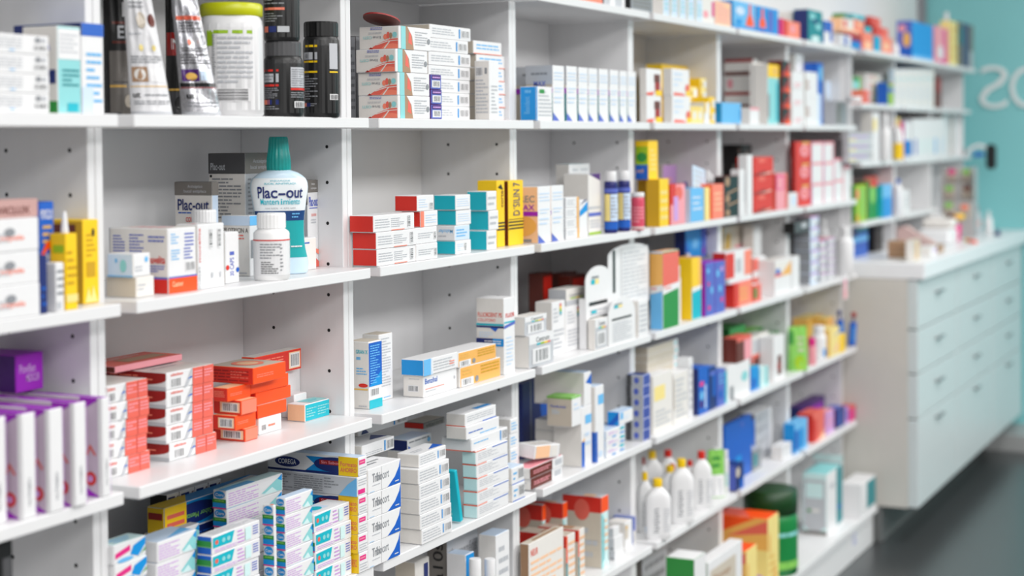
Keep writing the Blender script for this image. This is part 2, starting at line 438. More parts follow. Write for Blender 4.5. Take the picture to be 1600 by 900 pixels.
# mirrored wall lettering, standing off the teal wall
def wall_letter(ch, u0, u1, v0, v1, label):
    X = 8.977; P = ray(u0, v1, 0, X); Q = ray(u1, v0, 0, X)
    vs, fs = text_polys(ch, -.01); mb = MB(); ya, yb = P.y, Q.y; mt = mat((.90, .92, .92), .5)
    f2 = [(yb+(ya-yb)*a, P.z+(Q.z-P.z)*c) for a, c in vs]
    n = len(vs); ed = {}
    for f in fs:
        for i in range(len(f)):
            e = (f[i], f[(i+1) % len(f)]); ed[tuple(sorted(e))] = ed.get(tuple(sorted(e)), 0)+1
    mb.add([(X-.008, *p) for p in f2]+[(X, *p) for p in f2], list(fs)+[tuple(i+n for i in f[::-1]) for f in fs]+[(a, c, c+n, a+n) for (a, c), q in ed.items() if q == 1], mt)
    tag(mb.build('wall_letter'), label, 'letter', 'mirrored letters on the teal wall')
wall_letter('S', 1530, 1575, 102, 170, 'pale mirrored letter S on the teal end wall')
wall_letter('O', 1578, 1640, 102, 170, 'pale letter O beside the mirrored S on teal wall')

# shelving units
UNIT = ['white shelving unit with purple topped boxes, cut off at left', 'white shelving unit holding the mouthwash bottle and protein pouches',
    'white shelving unit holding red, teal and yellow ended cartons', 'white shelving unit holding the eight narrow supplement cartons', 'white shelving unit holding yellow capped white bottles',
    'white shelving unit holding the green tub and orange packets', 'white shelving unit beside the drawer cabinet with blue toothbrush packs', 'white shelving unit over the counter holding a green box',
    'white shelving unit over the counter with white binders', 'white shelving unit against the teal wall behind the display rack']
BIG = {7: (.112, -.122, -.36), 8: (.112, -.122, -.36), 9: (.112, -.122)}
CTOP = -.497+EYE
def unit(k):
    a, c = bay_x(k)
    if k == 9: c += .05
    over = k >= 7; t = empty('shelving_unit', ((a+c)/2, 0, 0)); t.location = ((a+c)/2, 0, CTOP+.0005 if over else 0)
    ox, oz = -(a+c)/2, -t.location.z; yf = -.035 if over else 0.0
    z0 = CTOP+.0005 if over else .0; z1 = ROW['0']+EYE-.0005
    hole = mat('k', .7)
    for i, (p, q) in enumerate(((a+.0008, a+TP), (c-TP, c-.0008))):
        mb = MB(); mb.box(p+ox, yf, z0+oz, q+ox, DB+.004, z1+oz, MW, .0012)
        xs = (q+.0002 if i == 0 else p-.0002)+ox
        rr = list(ROW.values())
        for zr in rr[1:] if not over else []:
            for dz in (-.245, -.165, -.085, -.032):
                for yy in (.035, .165):
                    zc = zr+EYE+BT+dz+.26 if False else zr+EYE-(.035 if dz == -.032 else -dz+.02)
                    if zc < .2: continue
                    ring = [(xs, yy+.0035*math.cos(g*math.pi/5), zc+oz+.0035*math.sin(g*math.pi/5)) for g in range(10)]
                    mb.poly(ring if i == 0 else ring[::-1], hole)
        mb.build('side_panel', t)
    mb = MB(); mb.box(a+TP+.0005+ox, DB, z0+oz, c-TP-.0005+ox, DB+.008, z1+oz, MW, .001); mb.build('back_panel', t)
    zs = [ROW[r] for r in 'ABCDE'] if not over else BIG[k]
    for z in zs:
        yl = -LIP if not over else -.075
        mb = MB(); mb.box(a+TP+.0006+ox, yl, z+EYE+oz, c-TP-.0006+ox, DB-.0005, z+EYE+BT+oz, MW, .0015); mb.build('shelf', t)
    mb = MB(); z = ROW['0']+EYE; mb.box((a+TP*.9 if k != 9 else a+TP*.9)+ox, -LIP-(.03 if over else 0), z+oz, c-TP*.9+(.05 if k == 9 else 0)+ox, DB+.004, z+BT+oz, MW, .0015); mb.build('shelf', t)
    if not over:
        mb = MB(); mb.box(a+.001+ox, -.1215, .001, c-.001+ox, DB, TOP['F']-.022, MW, .0015); mb.build('plinth', t)
        mb = MB(); mb.box(a+.001+ox, -.14, TOP['F']-.0215, c-.001+ox, DB-.0005, TOP['F'], MW, .0015); mb.build('shelf', t)
    return tag(t, UNIT[k], 'shelving', 'white shelving units along the wall')
for k in range(10): unit(k)
tk = MB(); x = solveX(1335, -.1225, .08); tk.box(x-.05, -.1231, .045, x+.05, -.1217, .115, mat('w')); decals(tk, 'r .04 .04 .96 .96 w;t .2 .2 .8 .85 pb 4', lambda a, c, o: Vector((x-.05+.1*a, -.1231-o, .045+.07*c)))
tag(tk.build('price_card'), 'white price card on plinth under the teal skin care boxes', 'card')

# drawer cabinets and counter
CF = -.274; CZ0, CZ1 = -1.465+EYE, -.561+EYE
CG = mat((.80, .835, .84), .35); CE = mat((.80, .79, .765), .5); HM = mat((.55, .56, .57), .3, .6)
cuts = [6.478, solveX(1489, CF, .6), solveX(1545, CF, .6), 8.955]
rows = [[0, .27, .515, .76, 1.0], [0, .27, .515, .76, 1.0], [0, .27, .515, .76, 1.0]]
def handle(t, x, z, w=.09):
    mb = MB(); mb.tube((x-w/2, CF-.030, z), (x+w/2, CF-.030, z), .0055, HM, 10)
    for s in (-1, 1): mb.tube((x+s*w*.42, CF-.019, z), (x+s*w*.42, CF-.030, z), .0045, HM, 8)
    return mb
CL = ['pale drawer cabinet nearest the shelving, under the counter end', 'pale drawer cabinet in the middle of the counter', 'pale drawer cabinet by the teal wall end of counter']
for i in range(3):
    a, c = cuts[i]+.001, cuts[i+1]-.001; t = empty('drawer_cabinet', ((a+c)/2, -.05, 0)); ox = -(a+c)/2; oy = .05
    mb = MB(); mb.box(a+ox, CF+.022+oy, CZ0, c+ox, DB+oy-.002, CZ1-.0005, CE if i == 0 else CG, .0015); mb.build('cabinet_body', t)
    mb = MB(); mb.box(a+ox, -.15+oy, .001, c+ox, DB+oy-.004, CZ0-.0005, mat((.42, .43, .43), .5)); mb.build('toe_kick', t)
    lv = [0, .39, .587, .78, 1]
    for q, (p0, p1) in enumerate(zip(lv, lv[1:])):
        z0, z1 = CZ0+(CZ1-CZ0)*p0+.003, CZ0+(CZ1-CZ0)*p1-.003
        mb = MB(); mb.box(a+.006+ox, CF-.018+oy, z0, c-.006+ox, CF+.0215+oy, z1, CG, .002)
        dr = mb.build('drawer', t)
        h = handle(t, 0, z0+(z1-z0)*(.62 if q else .9), .12 if i == 0 else .10)
        h.v = [(x+0, y+oy, z) for x, y, z in h.v]; h.build('handle', dr)
    tag(t, CL[i], 'cabinet', 'drawer cabinets under the counter')
mb = MB(); mb.box(6.478, -.32, CZ1, 8.975, DB-.002, CTOP, mat((.93, .94, .95), .3), .003); tag(mb.build('countertop'), 'long white countertop over the drawer cabinets', 'countertop')
# ------------------------------------------------------------------ goods: first unit (cut off at the left)
K('A0', .09, -40, 76, 50, .012, 'w', F='t .05 .25 .62 .85 lg 4;b .78 .2 .97 .5;e .80 .6 .88 .9 g;e .89 .62 .95 .88 lg;t .45 .1 .6 .25 lb 1', d='white carton with small barcode', n=4, wh='in the pile at picture upper left corner')
K('A0', 37, 91, 130, 40, .02, 'w', L='f o;m .1 .72 .8 .84 pb NATUA;r .62 .34 .95 .5 nv;r .55 0 1 .14 gn', F='f lt;r .03 .62 .97 .97 w;t .1 .68 .85 .92 lg 5;t .2 .3 .9 .52 dt 4;r .4 .02 .85 .12 te', T='f dgn', d='teal fronted carton with a white text label, beside the blue topped carton')
K('A0', 24, 129, 163, 36, .02, 'w', L='r 0 .86 1 1 nv', F='r 0 .86 1 1 b;t .2 .1 .9 .7 lb 7;r .0 0 .5 .3 bl', T='f b', d='white carton with a bright blue top band, beside teal carton')
# lower rows of the first unit
K('B0', .10, -20, 62, 312, .085, 'o', F='f (;', d='x') if False else None
zt = K('B0', .07, -34, 62, 346, .012, 'w', F='t .2 .25 .5 .6 lg 2;m .35 .3 .75 .5 so royala;e .42 .45 .6 .72 g', d='square white carton with red logo', n=3, wh='in the pile before pink carton')
K('B0', .03, -34, 63, .026, .05, 'dkp', F='f dkp;m .14 .2 .85 .62 br POVICLUX', z=zt, d='pinkish carton with dark lettering lying on top of white logo cartons')
K('B0', .05, 64, 91, 317, .03, 'b', F='f b;m .08 .84 .9 .93 w POVICLUX;t .2 .6 .8 .8 gold 3;p or_ .0 .5 .4 .62 .98 .66 .98 .6 .45 .55 .1 .47;s .2 .46 .9 .54 w viaclin;p sb .4 .2 .98 .3 .98 .05 .3 .05', T='f nv', d='tall blue carton with an orange arc behind the white nozzle spray')
K('B0', .03, 63, 75, 400, .004, 'nv', F='f nv;t .2 .1 .8 .5 b 3', d='small dark blue carton standing in front of tall blue carton')
jar('B0', 75, 88, 380, .018, 'small white nasal spray bottle with pointed nozzle before the blue carton', 'bl', 'w', capf=.5, capr=.62, neck=.12, lab='w', spec='t .2 .1 .8 .9 pb 5', name='nasal_spray', cat='spray bottle', topr=.45, ribs=False)
K('B0', .03, 88, 101, 412, .006, 'w', F='t .15 .3 .9 .9 g 4;r .1 .05 .6 .2 si', d='small white carton between spray and yellow bottle box')
K('B0', .03, 104, 122, 366, .008, 'y', L='f y;r .2 .75 .9 .85 lm', F='f y;t .1 .3 .9 .8 dy 5;r 0 .1 1 .2 ly', T='f dy', d='narrow yellow carton under the white cone, left of bigger yellow carton')
K('B0', .07, 131, 162, 345, .042, 'y', L='f dy;r .2 .8 .8 .95 br;r .3 .1 .5 .5 lm', F='f y;t .2 .55 .8 .85 dy 5;r .2 .32 .75 .5 dy;p ly .1 .02 .3 .2 .45 .06 .6 .22 .8 .05 .95 .02;e .55 .8 .72 .9 k', T='f y', d='yellow carton with a pale W shape, nearest the first upright')
def cone(cell, u0, u1, vT, vB, s, d, col='w', cat='cap'):
    Y = -LIP+s; X = solveX((u0+u1)/2, Y, TOP[cell[0]]); z0 = solveZ(vB, X, Y); z1 = solveZ(vT, X, Y); R = (u1-u0)/2*depth((X, Y, z0))/FPX
    mb = MB(); Loft([(0, R, R, 2), ((z1-z0)*.15, R, R, 2), ((z1-z0)*.9, R*.5, R*.5, 2), (z1-z0, R*.3, R*.3, 2)]).mesh(mb, mat(col)); o = mb.build('nozzle_cap', None, (X, Y, z0)); return tag(o, d, cat)
cone('B0', 97, 109, 330, 366, .022, 'white cone shaped nozzle cap standing on narrow yellow carton')
# purple topped boxes
pz = None
for i, (uB, uN, uR, vT, vB, nm) in enumerate([(-40, -12, 11, 655, 822, 'leftmost, cut by the frame edge'), (13, 36, 57, 648, 813, 'second of the row'), (58, 79, 100, 641, 803, 'middle of the row'), (101, 118, 136, 631, 793, 'fourth of the row'), (138, 161, 173, 623, 778, 'nearest the upright')]):
    pz = K('C0', .20, uN, uR, vT, vB, 'w', L='f lv;r .79 0 .83 1 pu;p pu .79 1 1 1 .79 .86;p pu .80 0 .98 0 .80 .11;e .83 .11 .94 .25 r;e .86 .145 .91 .215 lp;p ro .845 .42 .885 .53 .945 .42 .925 .42 .885 .49 .865 .42;r .965 0 1 1 w', F='f w;S .38 .12 .6 .38 g NUTRIBEN;r .96 0 1 1 lp', T='f pu;t .3 .2 .7 .8 lp 2;p lp .0 .7 .3 .9 .1 .95', d='tall white box with purple top and red badge, '+nm, cat='box', name='feeding_box', grp='purple topped white boxes', flap=True)
K('C0', .10, -14+39, 68, .058, .135, 'pu', L='f dp', F='f pu;m .12 .5 .7 .74 lp Povifen;m .36 .26 .84 .46 lp MEDICLER', T='f pu', z=pz+.004, d='small purple carton lying on the purple topped boxes')
# ------------------------------------------------------------------ second unit, upper shelf: pouches and tubs
def pouch(cell, u0, u1, vT, s, d, col, spec, metal=0, rough=.35, lean=0.0, thick=.05, topw=.72, seed=1, crk=.003, rz=FACE*.72, h=None, bcol=None):
    X, Y, zb, R, hh = spot(cell, u0, u1, vT, s); h = h or hh; rn = random.Random(seed); W = R
    t = empty('protein_pouch', (X, Y, zb+.0004), rz); NX, NZ = 22, 30; ph = [rn.uniform(0, 6.3) for _ in range(6)]
    def P(side, a, c, o=0):                          # a -1..1 across, c 0..1 up
        w = W*(1-(1-topw)*c); th = thick*(1-c)**.75*(1-a*a)**.55*.5+.0012*(1-a*a)
        wr = crk*(math.sin(9*a+6*c+ph[0])*math.sin(13*c-5*a+ph[1])+.6*math.sin(21*a*c+17*c+ph[2]))*(1-a**4)*(.35+c)*(1 if c > .03 else 0)
        return Vector((w*a+lean*c*h, side*(th+o)+wr*1.0, h*c))
    mt = mat(col, rough, metal, bump=.25); mb = MB()
    for side in (-1, 1):
        vs = [P(side, -1+2*i/NX, k/NZ) for k in range(NZ+1) for i in range(NX+1)]
        fs = [(k*(NX+1)+i, k*(NX+1)+i+1, (k+1)*(NX+1)+i+1, (k+1)*(NX+1)+i) for k in range(NZ) for i in range(NX)]
        mb.add(vs, fs if side < 0 else [f[::-1] for f in fs], mt, True)
    bt = [P(-1, -1+2*i/NX, 0) for i in range(NX+1)]+[P(1, 1-2*i/NX, 0) for i in range(1, NX)]
    mb.poly(bt[::-1], mt)
    def M(x, y, o): return P(-1, (x-.5)*1.96, y, o+.0006)
    decals_grid(mb, spec, M, rough); mb.build('bag', t)
    sb = MB(); rim = lambda i, y: P(-1, -1+2*i/NX, y, .0009)
    for i in range(NX): sb.add([rim(i, .004), rim(i+1, .004), rim(i+1, .022), rim(i, .022)], [(0, 1, 2, 3)], mat('lg' if metal or sum(col if not isinstance(col, str) else (0,)) > 2 else 'dg', .3), True)
    sb.build('bottom_seam', t)
    return tag(t, d, 'pouch', 'protein pouches on the upper shelf')
def decals_grid(mb, spec, M, rough):
    for it in spec.split(';'):
        q = it.split()
        if q[0] == 'r':
            x0, y0, x1, y1 = map(float, q[1:5]); nx = max(1, round(22*abs(x1-x0))); ny = max(1, round(30*abs(y1-y0))); mt = mat(q[5], rough, .0)
            for i in range(nx):
                for k in range(ny):
                    a, c, e, g = x0+(x1-x0)*i/nx, x0+(x1-x0)*(i+1)/nx, y0+(y1-y0)*k/ny, y0+(y1-y0)*(k+1)/ny
                    mb.add([M(a, e, .0004), M(c, e, .0004), M(c, g, .0004), M(a, g, .0004)], [(0, 1, 2, 3)], mt, True)
        else: decals(mb, it, M, sub=20, rough=rough, off0=.0010)
pouch('A1', 163, 218, .270, .145, 'black and grey protein pouch at the left, behind white pouch', 'k', 'r .12 0 1 .40 gy;r .2 .445 1 .46 br;r .2 .565 1 .58 br;m .35 .475 .98 .555 si EIN;m .5 .61 .98 .70 w IE;r .12 .175 1 .19 gold;t .2 .20 .8 .215 dg 1;e .5 .05 .75 .13 bg', seed=3, topw=.96, thick=.055)
pouch('A1', 205, 270, .268, .055, 'white protein pouch standing between the two black pouches', (.88, .88, .89), 't .1 .64 .6 .69 g 2;e .3 .52 .6 .62 bg;e .7 .53 .95 .61 br;t .05 .48 .5 .50 lg 1;e .3 .385 .42 .425 ly;e .68 .385 .8 .42 ly;t .05 .31 .95 .36 g 3;r .05 .2 .45 .29 tan;e .1 .21 .4 .28 o;r .5 .2 .92 .28 w;r 0 .17 1 .175 gold;m .04 .105 .2 .135 k ut;t .3 .11 .95 .13 g 1;t .05 .06 .98 .09 g 2', seed=5, topw=.52, lean=-.11)
pouch('A1', 260, 290, .270, .165, 'black protein pouch with a red band, behind silver pouch', 'k', 'r 0 0 1 .165 dg;r 0 .40 1 .55 dr;m .2 .44 .8 .51 w N;r 0 .17 1 .185 gold;e .3 .05 .7 .13 k', seed=8, topw=.95, thick=.05)
pouch('A1', 284, 347, .266, .04, 'crinkled silver protein pouch leaning left beside white tub', (.80, .80, .82), 'r .05 .60 .95 .625 so;t .1 .52 .9 .59 dg 4;e .3 .44 .45 .48 so;t .1 .40 .95 .43 dg 2;t .05 .32 .95 .39 dg 4;r .05 .215 .5 .29 dp;e .15 .22 .45 .27 gold;r .55 .22 .75 .28 bl;r 0 .18 1 .205 k;r 0 .172 1 .177 dr;m .1 .105 .3 .14 k ut;t .1 .05 .9 .09 g 2', metal=.85, rough=.24, seed=11, topw=.5, lean=-.14, crk=.006)
TXT = 't .1 .3 .9 .95 g 12'
jar('A1', 315, 412, 7, .062, 'big white supplement tub with yellow green lid', 'w', (.78, .80, .06), capf=.115, capr=1.0, lab='w', labz=(.06, .92), spec='r .08 .88 .33 .92 lm;r .28 .72 .33 .9 lm;r .36 .88 .62 .92 lm;r .36 .74 .41 .9 lm;r .09 .82 .28 .85 dg;t .09 .72 .28 .8 lg 3;r .11 .67 .28 .70 dg;t .1 .53 .28 .65 lg 4;r .14 .48 .28 .51 dg;t .12 .2 .3 .46 lg 7;t .44 .3 .62 .86 lg 10;B .42 .1 .6 .25;S .40 .4 .43 .88 g supplement', name='supplement_tub', cat='tub', ribs=False, e=2.6, capname='lid', span=2.6, rough=.3)
BJ = 'r .30 .78 .47 .82 {c};r .30 .58 .47 .74 lg;t .31 .60 .46 .72 g 2;r .30 .50 .47 .54 {c};t .30 .27 .47 .48 g 6;r .30 .16 .38 .25 so;r .36 .16 .47 .25 nv;t .30 .06 .47 .14 g 2;r .55 .48 .78 .86 lg;t .56 .5 .77 .84 g 8;r .55 .43 .78 .47 {c};t .55 .28 .78 .4 g 3;b .58 .1 .74 .22'
zt = jar('A1', 413, 474, 66, .035, 'short black supplement jar with silver lid under another jar', (.10, .10, .105), (.30, .30, .31), capf=.20, capr=.92, lab=(.12, .12, .125), labz=(.06, .94), spec=BJ.format(c='r'), name='supplement_jar', cat='jar', e=2.4, span=2.9, capname='lid', ribs=True)
X, Y, zb, R, h = spot('A1', 413, 474, 66, .035)
jar('A1', 413, 468, .125, .035, 'black supplement jar stacked on top of the silver lidded jar', (.10, .10, .105), 'k', capf=.2, capr=.92, lab=(.12, .12, .125), labz=(.06, .94), spec='r .30 .55 .52 .6 so;t .3 .3 .52 .5 g 4;r .30 .10 .37 .22 so;r .38 .10 .46 .22 nv;r .47 .10 .56 .22 lg;t .3 .65 .52 .85 g 3', z=zb+h+.001, name='supplement_jar', cat='jar', e=2.4, span=2.9, capname='lid')
jar('A1', 475, 531, 35, .030, 'tall black supplement jar with yellow bars beside the upright', (.10, .10, .105), 'k', capf=.16, capr=.96, lab=(.12, .12, .125), labz=(.05, .96), spec='r .33 .90 .47 .93 y;r .30 .73 .47 .83 lg;e .33 .75 .37 .81 g;r .30 .69 .47 .715 y;r .30 .55 .47 .575 y;t .30 .18 .47 .52 g 10;r .30 .09 .35 .14 so;r .35 .09 .40 .14 nv;t .4 .09 .47 .14 g 2;r .56 .6 .66 .95 lg;r .56 .55 .66 .57 y;b .56 .18 .66 .26', name='supplement_jar', cat='jar', e=2.4, span=2.9, capname='lid')
# ------------------------------------------------------------------ second unit, middle shelf
zt = K('B1', 166, 213, 241, 434, .034, 'o', L='f bg', F='t .1 .3 .5 .7 lg 2', d='plain beige sided carton under the pale blue carton', wh='', cat='medicine carton')
K('B1', 168, 208, 235, .037, .036, 'w', L='f bl;e .3 .6 .4 .8 lb;e .5 .2 .75 .75 lt;r .0 0 1 .06 lb', F='e .65 .6 .85 .85 lb;t .1 .2 .5 .5 lg 2', z=zt, d='small pale blue and white carton on top of the beige carton')
K('B1', 172, 263, 307, 356, .056, 'w', L='f o;t .08 .62 .28 .9 pb 6;t .36 .62 .6 .92 pb 6;t .06 .38 .32 .58 pb 4;t .34 .38 .6 .58 pb 4;r .02 0 .04 1 lg;t .68 .78 .95 .9 pb 2;m .66 .46 .96 .58 r muvelita;t .7 .32 .95 .44 pb 3;r 0 .0 1 .22 r;r 0 .22 1 .25 pb', F='t .1 .75 .4 .93 lb 4;t .58 .7 .9 .93 pb 4;t .1 .5 .4 .68 lb 4;t .55 .5 .85 .7 pb 4;b .6 .32 .95 .47;r 0 0 1 .23 or_;r 0 .23 1 .255 pb;m .12 .1 .5 .18 pe Cuamor', T='f o;t .2 .2 .8 .8 pk 4', d='white carton of blue text columns with an orange red base band')
K('B1', .045, 310, 351, 352, .030, 'w', L='f o', F='S .02 .42 .10 .95 r muvelita;S .02 .02 .08 .36 g KUALET;B .42 .62 .55 .93;B .74 .62 .87 .93;t .48 .1 .56 .3 lg 1;t .8 .1 .86 .3 lg 1', T='f w;t .1 .3 .4 .7 r 2', d='white upright carton with red vertical lettering and two barcodes')
K('B1', .045, 353, 374, 364, .055, 'w', L='f o', F='S .3 .14 .6 .5 pb 30 CAPS;r .3 .55 .62 .62 pb;e 0 .26 .25 .36 r;e .75 .2 .98 .3 b', d='narrow white carton with blue vertical lettering beside barcode carton')
K('B1', 348, 391, 404, 338, .105, 'w', L='f o;r 0 .84 1 1 bl;m .04 .72 .95 .8 gy PILOTRICIN A;t .1 .6 .8 .7 ro 2;t .6 .02 .9 .08 lg 1', F='r 0 .84 1 1 lb;r .1 .3 .6 .6 g;t .5 .4 .9 .6 r 2', d='grey white carton with pale blue top behind narrow white cartons')
GP = 'f w;r 0 .72 1 1 gy;'
zq = TOP['B']
K('B1', 274, 333, 343, 286, .125, 'w', L='f o;r 0 .86 1 1 gy;s .35 .93 .75 .97 lg Antiséptico;s .25 .88 .85 .92 lg bucal antiplaca;m .08 .70 .92 .82 nv Plac-out;t .1 .66 .5 .69 b 1;m .3 .58 .6 .63 r COLUT', F='f bl;r 0 .86 1 1 gy;t .2 .3 .8 .55 lg 4', T='f dg', d='smaller grey topped mouthwash carton behind the white cartons', cat='mouthwash carton', name='mouthwash_carton')
K('B1', 328, 385, 424, 240, .150, 'w', L='f (x' if False else 'f o;r 0 .83 1 1 dg;m .06 .86 .46 .92 lg Plac-out;r .04 .80 .1 .82 k;t .1 .45 .9 .80 g 12', F='f lg;r 0 .83 1 1 gy;t .1 .45 .9 .80 g 10;s .3 .91 .95 .95 lg Antiséptico;s .2 .86 .95 .90 lg bucal antiplaca', T='f gy', d='large dark topped mouthwash carton standing at the back', cat='mouthwash carton', name='mouthwash_carton')
K('B1', 462, 482, 514, 283, .095, 'w', L='f lg;r 0 .72 1 1 gy', F='f w;r 0 .86 1 1 gy;s .35 .94 .7 .97 w Antiséptico;s .3 .89 .85 .92 w bucal antiplaca;m .1 .70 .95 .81 pb Plac-out;r .12 .675 .92 .685 pb;m .3 .585 .8 .615 ro COLUTORIO;t .3 .5 .75 .56 lg 2;p ro 0 .0 1 0 1 .06 .5 .13 0 .19;p so .0 .24 .4 .2 .98 .14 .98 .2 .5 .22 .3 .26', T='f gy', d='mouthwash carton with coral swoosh, right of the mouthwash bottle', cat='mouthwash carton', name='mouthwash_carton')
K('B1', .03, 474, 495, 376, .055, 'w', F='f o;t .1 .8 .6 .9 b 1', L='f o', d='small blank white carton at the right of mouthwash bottle', flap=True)
jar('B1', 300, 344, 328, .085, 'white bottle with ribbed cap, half hidden behind barcode carton', 'w', 'w', capf=.19, capr=.92, d2=None) if False else jar('B1', 300, 340, 328, .13, 'white bottle with ribbed cap, half hidden behind barcode carton', 'w', 'w', capf=.19, capr=.96, neck=.1)
jar('B1', 397, 453, 333, .030, 'white pill bottle with a red line, in front of the mouthwash bottle', (.95, .95, .95), (.95, .95, .95), capf=.23, capr=.80, neck=.10, lab='w', labz=(.10, .80), spec='r 0 .955 1 .99 r;t .28 .45 .66 .9 g 6;t .30 .04 .62 .40 dg 6;t .66 .1 .72 .9 g 8', rough=.3)
# mouthwash bottle
def mouthwash():
    X, Y, zb, R, h = spot('B1', 392, 483, 214, .090); t = empty('mouthwash_bottle', (X, Y, zb+.0004), math.radians(-50)); rw = R*1.0; hb = h*.765
    pr = smooth_prof([(0, rw*.86, .021, 2.6), (.004, rw*.95, .0235, 2.6), (hb*.12, rw*.97, .0245, 2.6), (hb*.28, rw*.86, .024, 2.6), (hb*.5, rw*.84, .024, 2.6), (hb*.70, rw*.93, .0245, 2.6), (hb*.82, rw*.99, .0245, 2.5), (hb*.90, rw*.93, .023, 2.4), (hb*.96, rw*.68, .020, 2.2), (hb*.99, rw*.40, .0165, 2), (hb, rw*.34, .0155, 2)], 5)
    lo = Loft(pr); mb = MB(); lo.mesh(mb, mat((.80, .89, .95), .22), 48); mb.build('body', t)
    A = math.radians(80); lb = MB()
    lo.label(lb, mat((.92, .94, .95), .4), hb*.60, hb*.915, -A*.90, A*.90, n=24)
    lo.label(lb, mat((.03, .24, .47), .4), hb*.51, hb*.605, -A*.90, A*.90, n=24, off=.0006)
    lo.label(lb, mat((.03, .64, .65), .4), hb*.16, hb*.51, -A*.86, A*.90, n=24, off=.0006)
    decals(lb, 's .36 .80 .64 .83 te ENJUAGUE;s .28 .765 .72 .795 te BUCAL ANTIPLACA;m .12 .60 .92 .745 (' if False else 's .40 .880 .60 .897 te ENJUAGUE;s .33 .855 .67 .872 te BUCAL ANTIPLACA;m .22 .725 .78 .835 nv Plac-out;s .26 .665 .74 .722 te Mantenimiento;s .33 .622 .67 .636 g CHX 0,05% + CPC 0,05%;t .62 .53 .82 .59 lb 2;t .6 .25 .8 .28 w 1', lambda x, y, o: lo.pt((x-.5)*2*A, hb*y, o+.0012), sub=12)
    lb.build('label', t)
    cb = MB(); c = Loft(smooth_prof([(hb*.985, rw*.40, .0172, 2), (hb*1.01, rw*.42, .018, 2), (hb*1.10, rw*.41, .0175, 2), (hb*1.19, rw*.36, .0155, 2), (h-.006, rw*.335, .0145, 2), (h-.001, rw*.31, .0135, 2), (h, rw*.29, .0125, 2)], 3))
    c.mesh(cb, mat((.03, .60, .58), .25), 40, ribs=1, ribd=.0007); cb.build('cap', t)
    tag(t, 'clear blue mouthwash bottle with teal cap and white label', 'mouthwash bottle'); ITEMS.append(dict(t='j', X=X, Y=Y, z=zb, R=rw*.8, ry=rw*.7, h=h, cell=('B', 1), o=t, rz=0, vis=False))
mouthwash()
# ------------------------------------------------------------------ second unit, third shelf: red and orange cartons
RL = 'f w;e -.0 .25 1 1.0 dr;r .0 .62 1 .98 dr;t .15 .5 .8 .85 so 2;r 0 0 1 .2 lg'
RF = 'f w;b .08 .1 .30 .65;m .08 .76 .34 .92 ro xibidem;p lg .36 0 .42 0 .62 1 .52 1;p b .42 .4 .55 .5 .5 .56;r .54 .0 .99 1 ro;r .76 .0 .772 1 dr;t .57 .35 .74 .85 pk 3;t .79 .35 .97 .85 pk 3'
K('C1', .15, 168, 232, 597, 737, 'w', L=RL, F='f w;b .05 .1 .2 .6;m .02 .7 .2 .9 ro bidem;p lg .28 0 .36 0 .56 1 .46 1;p b .33 .4 .46 .5 .4 .56;r .46 0 .99 1 ro;r .74 0 .752 1 dr;t .49 .3 .72 .85 pk 3;t .77 .3 .97 .85 pk 3', T='f o', d='white carton with coral end', n=5, wh='in the stack touching the left upright', off=[0, -4, -2, 0, 0], cat='tablet carton', name='tablet_carton')
K('C1', .14, 260, 333, 585, 723, 'w', L=RL, F=RF, T='f o;t .2 .3 .8 .7 lg 3', d='white carton with red oval and coral end', n=5, wh='in front stack beside orange cartons', off=[4, 0, 0, 0, 0], cat='tablet carton', name='tablet_carton')
zst = TOP['C']+max(q['h'] for q in ITEMS[-2:])+.004
K('C1', .085, 180, 285, .011, .15, 'pk', L='f br', F='f pk', T='f ro;r .3 .2 .9 .6 tan;t .2 .65 .8 .85 o 2', z=zst, d='flat reddish booklet lying behind and above the coral ended cartons', cat='booklet', name='booklet', flap=False)
OF = 'f or_;t .1 .35 .6 .6 so 2'; OL = 'f r;r .25 .15 .95 .85 pe;b .32 .2 .88 .8'
z1 = K('C1', 333, 383, 403, 671, 691, 'or_', L=OL, F='f so', T='f pe', d='orange carton with barcode end, at the foot of the front orange pile', cat='tablet carton', name='tablet_carton')
z1 = K('C1', 333, 368, 401, .026, .078, 'or_', L=OL, F=OF, T='f pe', z=z1, d='orange carton with barcode end, second up in front orange pile', rz=1, cat='tablet carton', name='tablet_carton')
z1 = K('C1', 333, 377, 401, .026, .072, 'or_', L=OL, F='f so', T='f pe', z=z1, d='orange carton with barcode end, third up in front orange pile', rz=-1, cat='tablet carton', name='tablet_carton')
z1 = K('C1', 333, 356, 392, .024, .085, 'or_', L='f r;t .1 .3 .8 .8 so 4', F=OF, T='f pe', z=z1, d='orange carton with lettered end, fourth up in front orange pile', cat='tablet carton', name='tablet_carton')
K('C1', 326, 396, 447, .030, .066, 'or_', L='f r;t .1 .1 .9 .85 dr 4;t .5 .3 .9 .8 ro 3', F=OF, T='f bg;e .2 .2 .8 .8 so;e .3 .3 .7 .7 pe', z=z1, d='broad orange carton lying on top of the front orange pile', cat='tablet carton', name='tablet_carton')
z2 = K('C1', .045, 405, 440, 655, .09, 'w', L='f o', F='b .1 .2 .3 .6;t .4 .3 .7 .6 so 1', d='white carton under the rear orange pile', cat='tablet carton', name='tablet_carton')
z2 = K('C1', .045, 403, 448, .024, .09, 'or_', L='f r', F='f or_', T='f o', z=z2, d='orange carton, lowest of the rear orange pile', cat='tablet carton', name='tablet_carton')
z2 = K('C1', .045, 400, 456, .023, .092, 'or_', L='f r;r .1 .2 .5 .8 pe', F='f or_', T='f o', z=z2, d='orange carton with dotted front, second in rear orange pile', rz=1.0, cat='tablet carton', name='tablet_carton')
z2 = K('C1', .045, 392, 451, .024, .091, 'or_', L='f r;t .1 .2 .9 .8 dr 3', F='f or_', T='f o', z=z2, d='orange carton, third of the rear orange pile', cat='tablet carton', name='tablet_carton')
